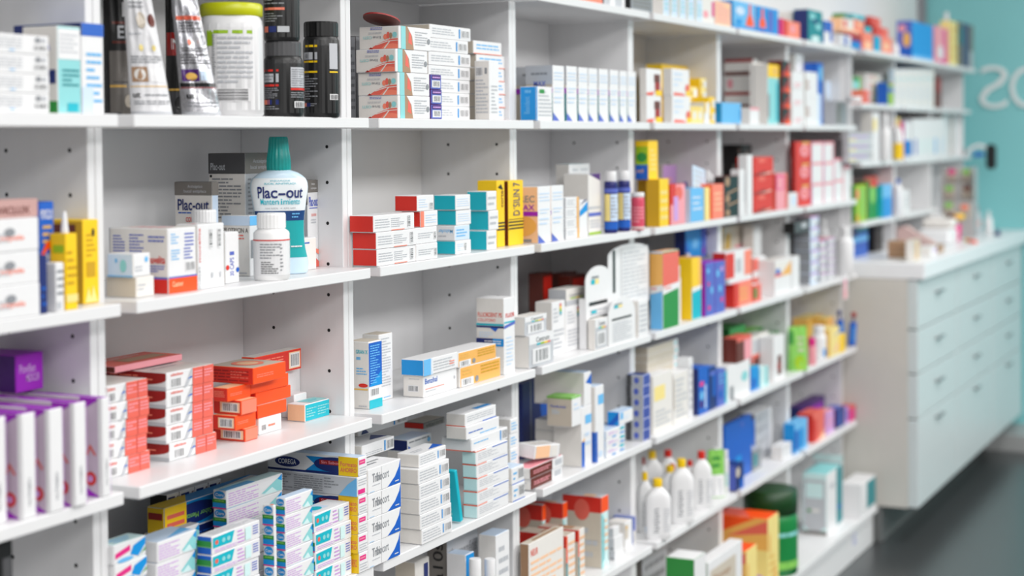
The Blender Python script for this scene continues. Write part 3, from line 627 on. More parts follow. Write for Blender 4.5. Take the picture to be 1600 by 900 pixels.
z3 = K('C1', .03, 446, 470, 582, .146, 'w', L='f o', F='f w', d='white carton under the upright red orange carton at back', cat='medicine carton')
K('C1', .03, 398, 471, .040, .146, 'or_', L='f r', F='f r;t .05 .3 .6 .85 so 4;r .72 .1 .97 .9 pe;b .75 .15 .95 .85', T='f o', z=z3, d='red orange carton with barcode lying highest at the back', cat='tablet carton', name='tablet_carton')
K('C1', 449, 477, 515, 633, 660, 'w', L='f pe', F='f te;t .05 .2 .45 .8 lt 4;t .5 .2 .95 .8 lt 4', T='f w;r .3 .1 1 .9 lt;t .4 .3 .9 .8 te 3', d='white carton with teal front, alone beside the right upright', cat='tablet carton', name='tablet_carton')
K('C1', .03, 460, 480, .045, .122, 'w', L='f w', F='f w', d='plain white upright carton behind the teal fronted carton', cat='tablet carton', name='tablet_carton')
# ------------------------------------------------------------------ second unit, bottom shelf in view: denture cream cartons
CY = 'f sb;r 0 0 1 .12 nv;r 0 .88 1 1 w;p w 0 .1 .42 .1 .52 .5 .42 .9 0 .9;e .08 .2 .36 .75 nv;m .12 .35 .32 .62 w COREGA;e .52 .12 .98 .92 nv;r .58 .5 .82 .74 dr;s .60 .55 .80 .70 pk Sin Sabor;r .79 0 1 1 y;m .81 .5 .985 .74 ro Formato;m .81 .2 .985 .44 ro AHORRO'
CB = 'f lg;t .03 .1 .28 .9 g 6;t .3 .1 .62 .9 g 7;t .64 .3 .8 .9 g 4;p lb .8 0 1 0 1 1 .9 .6'
CU = 'f sb;p w .6 0 1 0 1 1 .6 1 .5 .5;e .62 .25 .92 .8 nv;n .66 .38 .88 .66 w COREGA;e .06 .1 .5 .9 nv;n .2 .3 .44 .5 lgn Sabor Menta;r 0 0 .2 1 y;r .02 .55 .18 .7 ro;r .02 .25 .18 .4 ro'
CF1 = 'f w;r .06 .62 .75 .86 mg;t .1 .66 .7 .82 pk 1;t .1 .1 .9 .5 lg 3'
zz = TOP['D']
hs = solveZ(740, 2.66, -.05)
Zc = [zz+.0300*i for i in range(10)]
zc = K('D1', 420, 561, 577, 861, .009, 'w', L='f w;r .86 0 1 1 y;m .87 .3 .98 .7 ro AHORRO;r 0 0 .86 1 sb', F=CF1, T='f bl', d='long denture cream carton with yellow end, lowest of the right stack', flap=True, cat='dental carton', name='dental_carton')
for nm, L in (('second', CY), ('third', CY), ('fourth', CY)):
    zc = K('D1', 420, 560, 576, .0362, .010, 'w', L=L, F=CF1, T='f bl', z=zc, d='long denture cream carton with yellow end, %s up in right stack' % nm, cat='dental carton', name='dental_carton')
zc = K('D1', 420, 558, 575, .0368, .012, 'w', L=CB, F='f w;r .06 .1 .75 .34 mg;t .1 .5 .9 .9 lg 3', T='f bl', z=zc, d='long denture cream carton showing its grey text back, in right stack', cat='dental carton', name='dental_carton')
ITEMS[-1]['keep'] = True
zc = K('D1', 420, 560, 576, .0365, .009, 'w', L=CY, F=CF1, T='f bl', z=zc, d='long denture cream carton with yellow end, topmost of the right stack', cat='dental carton', name='dental_carton')
SM = 'f w;p te .02 .35 .02 .9 .46 .95 .4 .35;e .06 .5 .13 .75 ro;e .2 .5 .27 .75 lt;e .3 .5 .37 .75 lt;t .05 .08 .5 .28 lp 2;t .52 .1 .66 .9 lp 4;r .68 .15 .8 .85 tw;t .84 .3 .95 .85 pb 4'
TB = 'f w;t .03 .1 .55 .85 lp 6;p lt .6 .2 .75 .5 .98 .95 .98 .05;p tw .62 .1 .8 .4 .9 .05;p sb .9 .75 .98 .98 .98 .6'
GE = 'f w;e .1 .55 .9 .97 sb;m .2 .68 .8 .84 w Coru;r 0 .0 1 .52 sb;r 0 .32 1 .52 gn;t .15 .36 .85 .5 lgn 1;r 0 0 1 .06 mg'
def col(uB, uN, uR, vT, vB, n, L, F, T, d, wh, off=None): return K('D1', uB, uN, uR, vT, vB, 'w', L=L, F=F, T=T, d=d, n=n, wh=wh, off=off, jit=.003)
zA = solveZ(868+55, 2.5, .0)
s_ = .0335
def pile(s, uB, uN, uR, top_v, n, L, F, T, d, wh, off=None, each=.033):
    Y = -LIP+s; X = solveX(uN, Y, zz); zt = solveZ(top_v, X, Y); nn = max(n, round((zt-zz)/each)); vis = n
    base = zt-vis*((zt-zz)/nn)
    if base > zz+.01:
        K('D1', uB, uN, uR, base-zz-.0015, s, 'w', L=L, F=F, T=T, d=d+' , cut by the picture lower edge'.replace(' ,', ','), wh='') if False else None
        m = nn-vis
        q = K('D1', uB, uN, uR, (zt-zz)/nn*m, s, 'w', L=L, F=F, T=T, d=d+' under the picture edge', n=m, wh=wh) if m > 1 else K('D1', uB, uN, uR, (zt-zz)/nn*m, s, 'w', L=L, F=F, T=T, d=d+' at the foot '+wh)
        base = q
    return K('D1', uB, uN, uR, zt-base, s, 'w', L=L, F=F, T=T, d=d, n=vis, wh=wh+' ' if False else wh, z=base, off=off, jit=.003)
def pile(s, uB, uN, uR, top_v, n, L, F, T, d, wh, each=.033, jit=.003):
    Y = -LIP+s; X = solveX(uN, Y, zz); zt = solveZ(top_v, X, Y); nn = min(10, max(2, round((zt-zz)/each)))
    return K('D1', uB, uN, uR, top_v, s, 'w', L=L, F=F, T=T, d=d, cat='dental carton', name='dental_carton', n=nn, wh=wh, jit=jit)
pile(.012, .05, 492, 548, 806, 3, GE, SM, 'f w;r .0 .3 .6 .9 bl;e .2 .3 .5 .8 te', 'white dental carton with teal smile panel', 'in stack before yellow ended cartons')
pile(.012, 432, 447, 489.5, 781, 5, GE, TB, 'f bl', 'white dental carton with teal fade', 'in stack left of smile panels')
pile(.014, 412, 429, 433, 792, 5, GE, 'f w', 'f w;r .1 .1 .9 .4 so', 'narrow dental carton with green and blue end', 'in the thin front stack')
pile(.03, 308, 331, 406, 841, 3, 'f b;r .0 .45 1 .75 gn;r .0 .4 1 .44 lgn', SM, 'f w;t .1 .2 .9 .8 lg 3', 'white carton with blue green end', 'in the wide stack at lower middle')
pile(.11, 335, 356, 443, 769, 6, GE, TB, 'f tw;r 0 0 .5 .6 lb', 'white carton with teal fade', 'in the tall stack behind the teal panel cartons')
pile(.055, 205, 246, 307, 850, 2, 'f w', TB, 'f bl;p lb .3 .1 .98 .2 .98 .6', 'pale dental carton with turquoise corner', 'in low stack left of blue green ends')
pile(.085, 140, 168, 229, 848, 3, 'f w', 'f w;p mg .04 .28 .04 .55 .5 .8 .5 .5;p sb .5 .3 .75 .1 .98 .6 .98 .95 .6 .7;p gn .72 .05 .98 .3 .98 .45 .8 .12;e .1 .02 .6 .25 lb', 'f tw;t .2 .2 .8 .8 lb 2', 'white dental carton with pink and turquoise stripes', 'in the leftmost stack')
pile(.125, 230, 245, 312, 842, 3, 'f nv', TB, 'f si;p sb .0 .1 .4 .3 .1 .6', 'silver topped dental carton with blue end', 'behind the pale dental cartons')
zu = pile(.165, .05, 262, 350, 838, 3, 'f y;r .1 .2 .9 .4 ro', 'f nv;t .1 .3 .9 .7 b 2', 'f bl', 'dark dental carton at the back', 'under the upside down carton')
K('D1', .045, 257, 415, .048, .165, 'w', L='f y;r .1 .55 .9 .8 dr', F=CU, T='f sb;p y .0 0 .2 0 .35 .98 .0 .98;p w .5 .3 .98 .2 .98 .8', z=zu, d='denture cream carton lying upside down with yellow end at the back', cat='dental carton', name='dental_carton')
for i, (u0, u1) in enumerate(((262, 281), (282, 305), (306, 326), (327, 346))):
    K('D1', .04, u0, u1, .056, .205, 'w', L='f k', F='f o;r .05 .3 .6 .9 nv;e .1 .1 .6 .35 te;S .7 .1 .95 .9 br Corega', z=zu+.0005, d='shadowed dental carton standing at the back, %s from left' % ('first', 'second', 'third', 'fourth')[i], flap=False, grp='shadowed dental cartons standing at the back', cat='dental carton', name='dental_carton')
zq = K('D1', .03, 357, 412, 776, .165, 'w', L='f o', F='f w;r .05 .2 .9 .8 nv;r .1 .2 .5 .45 br', T='f tw', d='dental carton with navy panel', n=7, wh='in the stack behind the teal fade stack', cat='dental carton', name='dental_carton')
# ------------------------------------------------------------------ third unit, upper shelf
CL1 = 'f o;p ro .30 .02 .36 .12 .48 .24 .62 .34 .80 .44 .98 .46 .98 .02;p dr .24 .01 .30 .1 .36 .01;p so .55 .02 .66 .2 .85 .25 .98 .2 .98 .02;p o .45 .18 .72 .33 .98 .36 .98 .39 .70 .36 .43 .2;p o .62 .03 .76 .34 .79 .34 .66 .03;e .62 .42 .72 .66 so;e .70 .45 .78 .75 ro;e .77 .45 .84 .72 tan;e .85 .5 .96 .74 lt;n .36 .46 .56 .58 g line;n .12 .46 .34 .58 lt CISTI;t .25 .66 .58 .76 lg 2;t .3 .84 .6 .97 pb 2'
CF2 = 'f w;r .06 .0 .22 1 lt;p tan .2 0 .45 0 .40 .6 .25 1 .2 1;p ro .28 .3 .4 .2 .36 .7 .3 .8;t .5 .2 .9 .85 lg 6;e .88 .3 .97 .55 g'
K('A2', 560, 622, 672, 41, .012, 'w', L=CL1, F=CF2, T='f w', d='white carton with red leaf picture', n=4, wh='in the stack beside the upright', off=[0, 0, -3, 2], jit=.002)
K('A2', .05, 575, 640, .022, .175, 'br', F='f br', L='f br', d='dark brown carton lying at the back behind red leaf stack', z=TOP['A']+.155, cat='medicine carton') if False else None
K('D0', .10, -30, 24, 848, .02, 'k', L='f k', F='f k;r .7 .1 .95 .9 dg', d='black carton in the dark lowest compartment at picture left edge', flap=False)  # added black box, stands in for the deep shade of this compartment
K('A2', .03, 557, 592, 57, .16, 'dg', L='f lg;t .1 .1 .9 .9 g 9', F='f g', d='grey lettered carton at the back corner behind red leaf stack')
X_, Y_ = solveX(588, .02, 1.8), .03
mb = MB(); zf = solveZ(30, X_, Y_)
vs = [(.047*math.cos(i*math.pi/14), .034*math.sin(i*math.pi/14), 0) for i in range(28)]; mb.poly([Vector(v)+Vector((0, 0, .003)) for v in vs], mat('br')); mb.poly([Vector(v) for v in vs][::-1], mat('br')); mb.add([Vector(v) for v in vs]+[Vector(v)+Vector((0, 0, .003)) for v in vs], [(i, (i+1) % 28, 28+(i+1) % 28, 28+i) for i in range(28)], mat('dr'))
o = mb.build('oval_card', None, (X_-.02, -.005, TOP['A']+max(q['z']+q['h']-TOP['A'] for q in ITEMS if 'red leaf picture' in q.get('lab', ''))+.0145)); o.rotation_euler = (math.radians(-3), math.radians(13), 0); tag(o, 'brown oval card lying tilted on top of the red leaf cartons', 'card')
K('A2', .10, 670, 735, 39, .052, 'w', L='f bg', F='t .06 .25 .6 .8 lg 3;r .70 .15 .73 .85 sb;b .76 .2 .96 .8', T='f w', d='white carton with blue stripe and barcode', n=7, wh='in stack behind small violet cartons', off=[-2, -2, 0, 0, 0, -4, 2], jit=.002)
K('A2', .02, 673, 690, 117, .018, 'dp', L='f dp', F='f (x' if False else 'f pb;r .12 .12 .88 .6 w;b .2 .15 .85 .58;r .1 .68 .9 .95 dp;t .15 .7 .85 .9 lp 1', d='small violet carton with barcode', n=3, wh='in front of the blue striped stack')
K('A2', .09, 745, 790, 65, .075, 'w', L='f bg', F='t .1 .3 .9 .8 lb 2;r 0 .0 1 .06 so', d='white carton with faint blue lines', n=6, wh='in stack behind slim upright carton', off=[0, 0, 0, -1, 0, -5], jit=.002)
K('A2', 742, 765, 780, 95, .012, 'w', L='f o;b .1 .74 .55 .9;r .7 .78 .85 .88 g;t .1 .1 .9 .7 lg 10', F='t .2 .1 .8 .6 lg 8', d='slim white upright carton with grey text, near the third upright')
# ------------------------------------------------------------------ third unit, middle shelf: red and teal ended cartons
RG = 't .04 .2 .38 .8 lg 4;t .42 .2 .74 .8 lg 5;B .82 .15 .9 .85;r .42 .03 .74 .08 so'
K('B2', 548, 586, 652, 338, .006, 'w', L='f (x' if False else 'f r', F='f w;'+RG, T='f w', d='white carton with scarlet end', n=3, wh='in the nearest stack on the middle shelf', off=[3, 2, -2], jit=.001)
zr = K('B2', .045, 650, 683, 357, .006, 'w', L='f o', F='t .1 .3 .8 .7 lg 3;B .84 .2 .95 .7', d='white carton', n=2, wh='under the rear scarlet ended cartons')
zr = K('B2', .045, 657, 684, .0325, .006, 'w', L='f r', F='f w;r 0 0 .2 1 so;t .3 .2 .9 .8 bl 4', T='f w', z=zr, d='white carton with scarlet end, lower of the rear pair')
K('B2', 617, 652, 678, .0325, .006, 'w', L='f r', F='f w;t .1 .2 .6 .8 bl 4;B .72 .1 .95 .5', T='f w', z=zr, d='white carton with scarlet end, highest of the rear pair')
z4 = K('B2', 679, 712, 736, 377, .018, 'w', L='f te', F='f w;t .1 .2 .5 .8 bl 4;B .55 .2 .7 .8', T='f w', d='white carton with teal end, lowest of the front teal stack')
z4 = K('B2', 679, 711, 734, .0325, .018, 'w', L='f w;n .2 .5 .9 .75 lb Maltofer;t .2 .2 .9 .4 lg 1', F='f bl;t .1 .2 .8 .8 lb 3', T='f w', z=z4, d='white ended carton reversed within the front teal stack')
z4 = K('B2', 683, 713, 736, .0325, .018, 'w', L='f te', F='f w;t .1 .2 .9 .8 bl 4', T='f w', z=z4, d='white carton with teal end, third of the front teal stack')
K('B2', 678, 712, 735, .0325, .016, 'w', L='f te', F='f w;t .1 .2 .9 .8 bl 4', T='f w', z=z4, d='white carton with teal end, topmost of the front teal stack')
K('B2', 730, 761, 776, 300, .016, 'w', L='f te', F='f w;t .1 .2 .9 .8 lg 2', T='f w', d='white carton with bright teal end', n=3, wh='in the stack beside the yellow cartons', off=[0, 3, 0], jit=.001)
YF = 'f y;r 0 .35 1 .375 k;r 0 .30 1 .325 k;r 0 .25 1 .275 k;r 0 .40 1 .41 k;S .3 .46 .75 .97 nv D´SILIN 7'
K('B2', .05, 777, 789, 283, .04, 'y', L='f y;r .0 .35 1 .375 k;r 0 .28 1 .31 k', F='f y;r 0 .35 1 .375 k;r 0 .30 1 .325 k;r 0 .25 1 .275 k;p k .1 .9 .5 .95 .8 .86 .4 .88;S .5 .6 .8 .85 br corte', d='yellow carton with black stripes, left of the lettered twin')
K('B2', .045, 795, 818, 283, .036, 'y', L='f br', F=YF, d='yellow carton with black stripes and vertical navy lettering')  # brown left face: shade between the yellow twins put into the colour
# ------------------------------------------------------------------ third unit, third shelf
K('C2', 545, 577, 597, 535, 640, 'w', L='f o;m .38 .82 .95 .88 te GRAN X;t .4 .7 .6 .8 lb 1;t .4 .5 .9 .62 lb 3;r .2 .28 .95 .3 gold;e .5 .32 .95 .38 r;t .5 .02 .9 .06 lg 1', F='f w;r 0 .33 1 .98 b;p sb 0 .33 1 .33 1 .55;t .1 .36 .85 .95 lb 16;b .15 .18 .75 .30;r 0 .0 1 .13 te', T='f bg', d='white and blue upright carton nearest the left upright of its shelf')
K('C2', .04, 593, 614, 524, 628, 'w', L='f o', F='t .08 .2 .85 .95 lg 18;t .3 .03 .8 .06 lb 1', T='f bg', d='white upright carton full of grey text behind blue fronted carton')
zb_ = K('C2', 630, 662, 714, 588, 622, 'w', L='f o;b .25 .25 .75 .55;t .3 .8 .8 .88 lg 1', F='f w;s .04 .6 .4 .85 b Benzihal;r .05 .35 .6 .38 so;t .05 .2 .4 .3 lg 1;e .9 .5 .94 .65 lg', T='f w', d='white carton with barcode end under the sky blue ended carton')
K('C2', 627, 662, 716, .034, .027, 'w', L='f sb', F='f w;r 0 0 .2 1 lb;p bl .2 0 .26 0 .22 .5 .24 1 .2 1;t .28 .15 .9 .85 lg 4;t .75 .3 .95 .6 so 2', T='f w', z=zb_, d='white carton with sky blue end lying on barcode carton')
YG = 'f og;r .02 .02 .32 .42 w;b .05 .05 .27 .4;e .36 .08 .44 .4 g;t .06 .55 .4 .9 gold 2;t .5 .4 .95 .9 dy 3'
zy = K('C2', .07, 719, 782, 572, 603, 'w', L='f o', F=YG, T='f w', d='golden yellow carton with barcode, lower of two')
K('C2', 678, 716, 775, .033, .050, 'w', L='f w;r .05 .35 .9 .98 r;m .1 .4 .85 .9 dr HAIR', F=YG, T='f w', z=zy, d='golden yellow carton with red end, upper of two')
K('C2', 745, 788, 805, 467, 586, 'w', L='f o;m .06 .75 .93 .81 ro FLUORDENT PS;s .06 .69 .7 .73 ro COLUTORIO;r 0 .64 1 .665 te;r 0 .61 1 .635 nv;p b .5 .61 .7 .56 .8 .61;t .1 .48 .6 .56 bl 3;r 0 .37 1 .47 nv;r .6 .37 1 .47 sb;t .3 .39 .9 .45 w 2', F='m .15 .74 .95 .80 r FLUOR;r 0 .67 1 .69 te;p pb 0 .6 1 .64 1 .68 0 .64;t .2 .1 .8 .5 bl 8', T='f w', d='tall white dental rinse carton standing near the right upright')
# ------------------------------------------------------------------ third unit, fourth shelf: white ointment cartons
TRF = 'f w;p b .98 .98 .98 .02 .55 .02 .75 .3 .9 .65;p w .97 .98 .93 .7 .8 .35 .6 .06 .56 .02 .4 .02 .4 .98;m .12 .42 .62 .78 g Tribiocort;t .12 .26 .5 .34 lg 1;t .04 .04 .2 .08 lb 1;t .8 .1 .92 .2 w 1'
zt = K('D2', .13, 575, 626, 721, .046, 'w', L='f o', F=TRF, T='f w;t .2 .3 .8 .7 g 2', d='white ointment carton with blue corner', n=4, wh='in stack at shelf left end', jit=.0015, cat='ointment carton', name='ointment_carton')
WF = 't .04 .15 .62 .85 lg 4;r .68 .2 .71 .8 sb;b .75 .2 .97 .8'
zt2 = K('D2', .07, 566, 616, .026, .062, 'w', L='f o', F='f w;t .1 .1 .6 .4 lg 2;r .68 .1 .72 .9 sb;b .76 .1 .98 .9', T='f w;p nv .5 .3 .98 .2 .9 .7', z=zt, d='white barcode carton lying on the blue cornered stack', cat='ointment carton', name='ointment_carton')
K('D2', .06, 560, 637, .028, .12, 'w', L='f o', F='f w;t .05 .5 .5 .9 lg 2;p nv .05 .1 .2 .1 .1 .6;b .76 .1 .98 .9;r .7 .1 .73 .9 sb', T='f w', z=zt2, d='white carton with barcode, topmost at the back of the left stack', cat='ointment carton', name='ointment_carton')
zt3 = K('D2', 622, 657, 705, 735, 853, 'w', L='f o', F='f w;'+WF, T='f w', d='white carton with grey text and barcode', n=5, wh='in middle stack on ointment shelf', off=[2, 0, -1, -1, -2], jit=.001, cat='ointment carton', name='ointment_carton')
K('D2', 621, 655, 699, .0275, .003, 'w', L='f o', F='f w;'+WF, T='f w;p b .5 .2 .98 .1 .98 .6;t .1 .3 .5 .6 lg 2', z=zt3, d='white barcode carton with blue top mark, crowning the middle stack', rz=1.5, cat='ointment carton', name='ointment_carton')
K('D2', .05, 640, 676, 690, .10, 'w', L='f o', F='t .1 .2 .9 .8 lg 3', T='f w', d='white carton', n=5, wh='in the stack behind the middle stack') if False else None
zv = K('D2', .05, 636, 673, 708, .13, 'w', L='f o', F='f w;t .05 .5 .8 .9 g 2;e .82 .3 .95 .7 lb;t .1 .15 .7 .35 lg 1', T='f bl;t .1 .3 .6 .7 b 1', d='white carton with blue cross', n=5, wh='in the stack behind the middle ointment stack', cat='ointment carton', name='ointment_carton')
zv = K('D2', .05, 637, 674, .025, .128, 'w', L='f nv', F='f w;t .05 .6 .9 .9 g 1;p b .02 .02 .2 .02 .02 .5;e .82 .3 .95 .7 lb', T='f bl', z=zv, d='white carton with blue cornered front high behind middle stack', cat='ointment carton', name='ointment_carton')
K('D2', .05, 662, 695, .014, .15, 'dg', L='f r', F='f gy;s .1 .2 .9 .8 k vitacorti', T='f bg', z=zv+.004, d='dark lettered carton lying highest behind the middle stack', cat='ointment carton', name='ointment_carton')
TL = 'f w'
X, Y = solveX(724, -.05, zz), -.05
mb = MB(); mb.box(0, 0, 0, .012, .06, .118, mat('te'), .001); decals(mb, 'S .3 .1 .7 .6 lt dermal', lambda x, y, o: Vector((-o, .06*(1-x), .118*y)))
o = mb.build('ointment_carton', None, (X-.012, Y, zz+.0034)); o.rotation_euler = (0, math.radians(-13), 0); tag(o, 'slim teal carton leaning between two white carton stacks', 'ointment carton')
OF2 = 'f w;t .06 .25 .7 .8 lg 4;r .5 .86 .98 .93 b;r 0 .93 .3 1 so'
zo = K('D2', 724, 746, 795, 706, 811, 'w', L='f (x' if False else 'f tw;r 0 .92 1 1 or_', F=OF2, T='f w', d='white carton with orange seam', n=5, wh='in tall stack at right upright', off=[0, 0, 0, -1, -2], jit=.0015)
zo = K('D2', 690, 737, 793, .0275, .004, 'w', L='f w;r 0 0 1 .06 or_', F='f w;t .06 .5 .45 .7 lb 1;r .78 .1 .81 .9 sb;b .84 .1 .99 .9', T='f w', z=zo, d='white barcode carton, sixth up in tall right stack', cat='ointment carton', name='ointment_carton')
zo = K('D2', 697, 729, 780, .028, .008, 'w', L='f o', F='f w;t .06 .4 .5 .6 b 1;t .4 .1 .9 .3 lb 1', T='f w', z=zo, d='white carton with blue mark, seventh up in tall right stack', cat='ointment carton', name='ointment_carton')
K('D2', 697, 727, 775, .0275, .012, 'w', L='f o;r 0 0 1 .06 or_', F='f w;t .06 .3 .9 .8 lg 3;r .55 0 1 .08 b', T='f w;r .5 .2 .98 .5 sb', z=zo, d='white carton with blue edge, topmost of tall right stack', cat='ointment carton', name='ointment_carton')
K('D2', .05, 802, 817, 657, .010, 'w', L='f o', F='f w;t .1 .2 .6 .8 lg 3;t .5 .4 .9 .8 lb 2', d='white carton cut by the upright', n=7, wh='at the right end of the ointment shelf') if False else None
K('D2', .04, 800, 819, 733, .004, 'w', L='f o', F='f w;r 0 .0 1 .06 b;t .1 .2 .4 .8 lb 2;b .5 .2 .95 .9', T='f bl', d='white carton with blue edge', n=2, wh='in the pair crossing the third upright', cat='ointment carton', name='ointment_carton')
K('D2', .06, 797, 808, 657, .05, 'w', L='f o', F='f w;t .1 .2 .9 .8 lb 3', T='f w', d='white carton with pale blue lines', n=5, wh='in stack squeezed beside the third upright', cat='ointment carton', name='ointment_carton')
# ------------------------------------------------------------------ third unit, fifth shelf: skin care
K('E2', .05, 650, 672, 880, .10, 'o', F='f o;t .2 .2 .8 .8 lg 2;r .6 .8 .9 .95 nv', L='f bg', d='cream skin care carton at the left behind the shelf edge')
K('E2', 668, 700, 748, 835, .09, 'lg', L='f gy;S .3 .1 .8 .9 k derma10s', F='f lg;m .08 .72 .95 .84 g dermazéns', d='grey skin care carton with tall lettering on its side')
K('E2', 749, 776, 797, 838, .03, 'w', L='f o;e .2 .1 .35 .4 lg', F='f w;t .2 .3 .9 .9 lg 5', T='f bl', d='white skin care carton next to the upright')
K('E2', 699, 729, 742, 868, .045, 'w', L='f w;m .3 .1 .8 .3 g dermi', F='f sb', T='f bl', d='white skin care carton with a sky blue front')
jar('E2', 733, 754, 873, .018, 'white cylinder capped tube standing left before skin care cartons', 'w', 'w', capf=.35, capr=.9, ribs=False, name='cream_tube', cat='tube')
jar('E2', 757, 776, 873, .012, 'white cylinder capped tube standing right before skin care cartons', 'w', 'w', capf=.35, capr=.9, ribs=False, name='cream_tube', cat='tube')
# ------------------------------------------------------------------ fourth unit
TOP.update(J=CTOP, **{q: z+EYE+BT for q, z in LEVELS.items()})
K('A3', 813, 838, 863, 135, .010, 'w', L='f sb;S .25 .2 .6 .7 lb Bexident;t .3 .75 .7 .95 lb 1', F='f w;r .0 .0 .06 1 sb;t .15 .1 .95 .9 lg 7;r .2 .8 .5 .92 gn', T='f lb', d='sky blue carton with a white label, before the narrow white cartons')
SF = 'p pb 0 .17 0 0 .55 0;p w 0 .2 0 .15 .5 .02;t .12 .72 .9 .9 bl 3;t .15 .5 .85 .62 bl 2;t .12 .3 .8 .46 bl 2'
for i, (u0, u1, vt) in enumerate([(864, 882, 102), (885.5, 902, 103), (904, 919, 105), (920, 934, 106.5), (936, 951, 107.5), (953, 967, 109), (968.5, 980, 110.5), (981, 994, 111.5)]):
    K('A3', .15 if i else 822, u0, u1, vt, .014, 'w', L='f bg;r 0 .66 1 1 lg;t .2 .8 .8 .9 g 1;m .3 .62 .75 .72 pb MAX;r 0 .5 1 .6 pu;r .8 0 1 .5 dt', F=SF, T='f w', d='narrow white supplement carton with violet corner, %s in the row' % ('first', 'second', 'third', 'fourth', 'fifth', 'sixth', 'seventh', 'last')[i], cat='supplement carton', name='supplement_carton', grp='row of narrow white supplement cartons')
for i, (u0, u1) in enumerate(((841, 861), (862, 881))):
    K('B3', .085, u0, u1, 292-i*1.5, .012, 'w', L='f pe;m .1 .72 .9 .84 g MEREC;m .35 .58 .9 .68 pu MAX;r 0 .48 1 .56 pu;e .1 .12 .95 .48 og;e .05 .25 .4 .4 gn;e .05 .12 .4 .25 gn;r .3 .02 .8 .07 g', F=SF, T='f lg', d=('white supplement carton with orange picture beside yellow twins', 'white supplement carton with violet corner right of the pictured one')[i], cat='supplement carton', name='supplement_carton')
zx = K('B3', .03, 884, 904, 310, .02, 'w', L='f lg', F='t .1 .2 .9 .8 lg 3;r .85 0 1 1 og', d='small white carton', n=4, wh='under the taller white carton', flap=False)
K('B3', .04, 892, 922, .062, .075, 'w', L='f o', F='t .15 .1 .45 .9 lg 6;t .55 .1 .9 .9 lg 6', z=TOP['B']+.071, d='square white carton standing raised behind small cartons') if False else K('B3', 869, 890, 922, 257, .11, 'w', L='f o', F='t .15 .4 .45 .95 lg 8;t .55 .4 .9 .95 lg 8', T='f lt', d='tall white carton standing behind small stacked cartons')
K('B3', .02, 906, 918, 313, .02, 'w', L='f o', F='f w;p sb 0 .7 1 .95 1 .7 0 .55;p nv 0 .85 1 1 .6 1', d='white carton with blue wave between small stack and purple corner')
K('B3', .07, 920, 939, 272, .035, 'w', L='f o', F='f o;p dp 0 1 .95 1 .95 .88;r 0 .42 1 .46 lg;r 0 .3 1 .36 pb;r 0 0 1 .04 lm;t .1 .1 .9 .25 lg 3', d='white carton with a purple top corner beside the navy bottles')
for u0, u1, vt, s, nm in ((944, 965, 268, .018, 'left one of two'), (965, 985, 267, .018, 'right one of two')):
    jar('B3', u0, u1, vt, s, 'navy bottle with white cap and yellow label, '+nm, (.10, .12, .42), 'w', capf=.16, capr=.86, lab=(.10, .12, .42), labz=(.03, .88), spec='r .05 .05 .95 .22 b;r .08 .24 .4 .85 ly;r .42 .24 .9 .85 bl;t .45 .3 .88 .8 g 6;r .05 .88 .95 .98 pb', name='vitamin_bottle', grp='navy vitamin bottles', ribs=False)
jar('B3', 986, 1007, 301, .004, 'pink jar with a white lid in front of navy bottles', (.85, .30, .40), 'w', capf=.12, capr=1.0, lab=(.85, .30, .40), labz=(.05, .9), spec='t .2 .2 .8 .8 pk 5;r .0 0 1 .06 o', name='cream_jar', cat='jar', ribs=False, capname='lid')
for i, (u0, u1, vt, s) in enumerate(((848, 864, 428, .20), (882, 902, 428, .20), (893, 916, 432, .16))):
    K('C3', .04, u0, u1, vt, s, 'br', L='f br', F='f br;r .1 .6 .9 .95 r;r .2 .2 .8 .5 dr', d='brown and red upright carton in the back, %s of three' % ('first', 'second', 'third')[i], flap=False)
CE_ = 'f si;r .0 .72 1 1 w;m .28 .76 .82 .92 dg Centrum;r .30 .67 .45 .73 te;r .45 .67 .6 .73 lm;r .6 .67 .75 .73 y;r .75 .67 .85 .73 ro;r .12 .1 .85 .58 w;b .2 .12 .8 .56'
CC = dict(cat='vitamin carton', name='vitamin_carton')
zc3 = K('C3', .05, 827, 865, 526, .012, 'si', L='f o', F=CE_, T='f w', d='silver and white vitamin carton with barcode, lower of the front pair', **CC)
K('C3', .05, 820, 854, .044, .020, 'si', L='f o', F=CE_, T='f o', z=zc3, d='silver and white vitamin carton with barcode, upper of the front pair', **CC)
VS = 'f w;r .55 .72 .75 .95 si;r .58 .9 .72 .95 ro;r .58 .85 .72 .9 y;r .58 .8 .72 .85 lm;r .58 .75 .72 .8 te;t .1 .1 .9 .5 lg 5;t .1 .6 .45 .9 lg 4'
K('C3', 837, 863, 883, 470, .075, 'w', L='f o', F=VS, T='f o', d='white vitamin carton with sideways rainbow logo behind the front pair', **CC)
zc4 = K('C3', .06, 884, 915, 480, .055, 'w', L='f o', F=VS, T='f o', d='white vitamin carton with sideways rainbow logo under a grey one', **CC)
K('C3', .05, 885, 914, .042, .058, 'o', F='f o;r 0 .0 1 .3 lg;m .15 .52 .85 .7 g Centrum;r .2 .38 .9 .46 lm;r .5 .38 .7 .46 y', L='f lg', z=zc4, d='grey topped vitamin carton lying on the sideways logo carton', **CC)
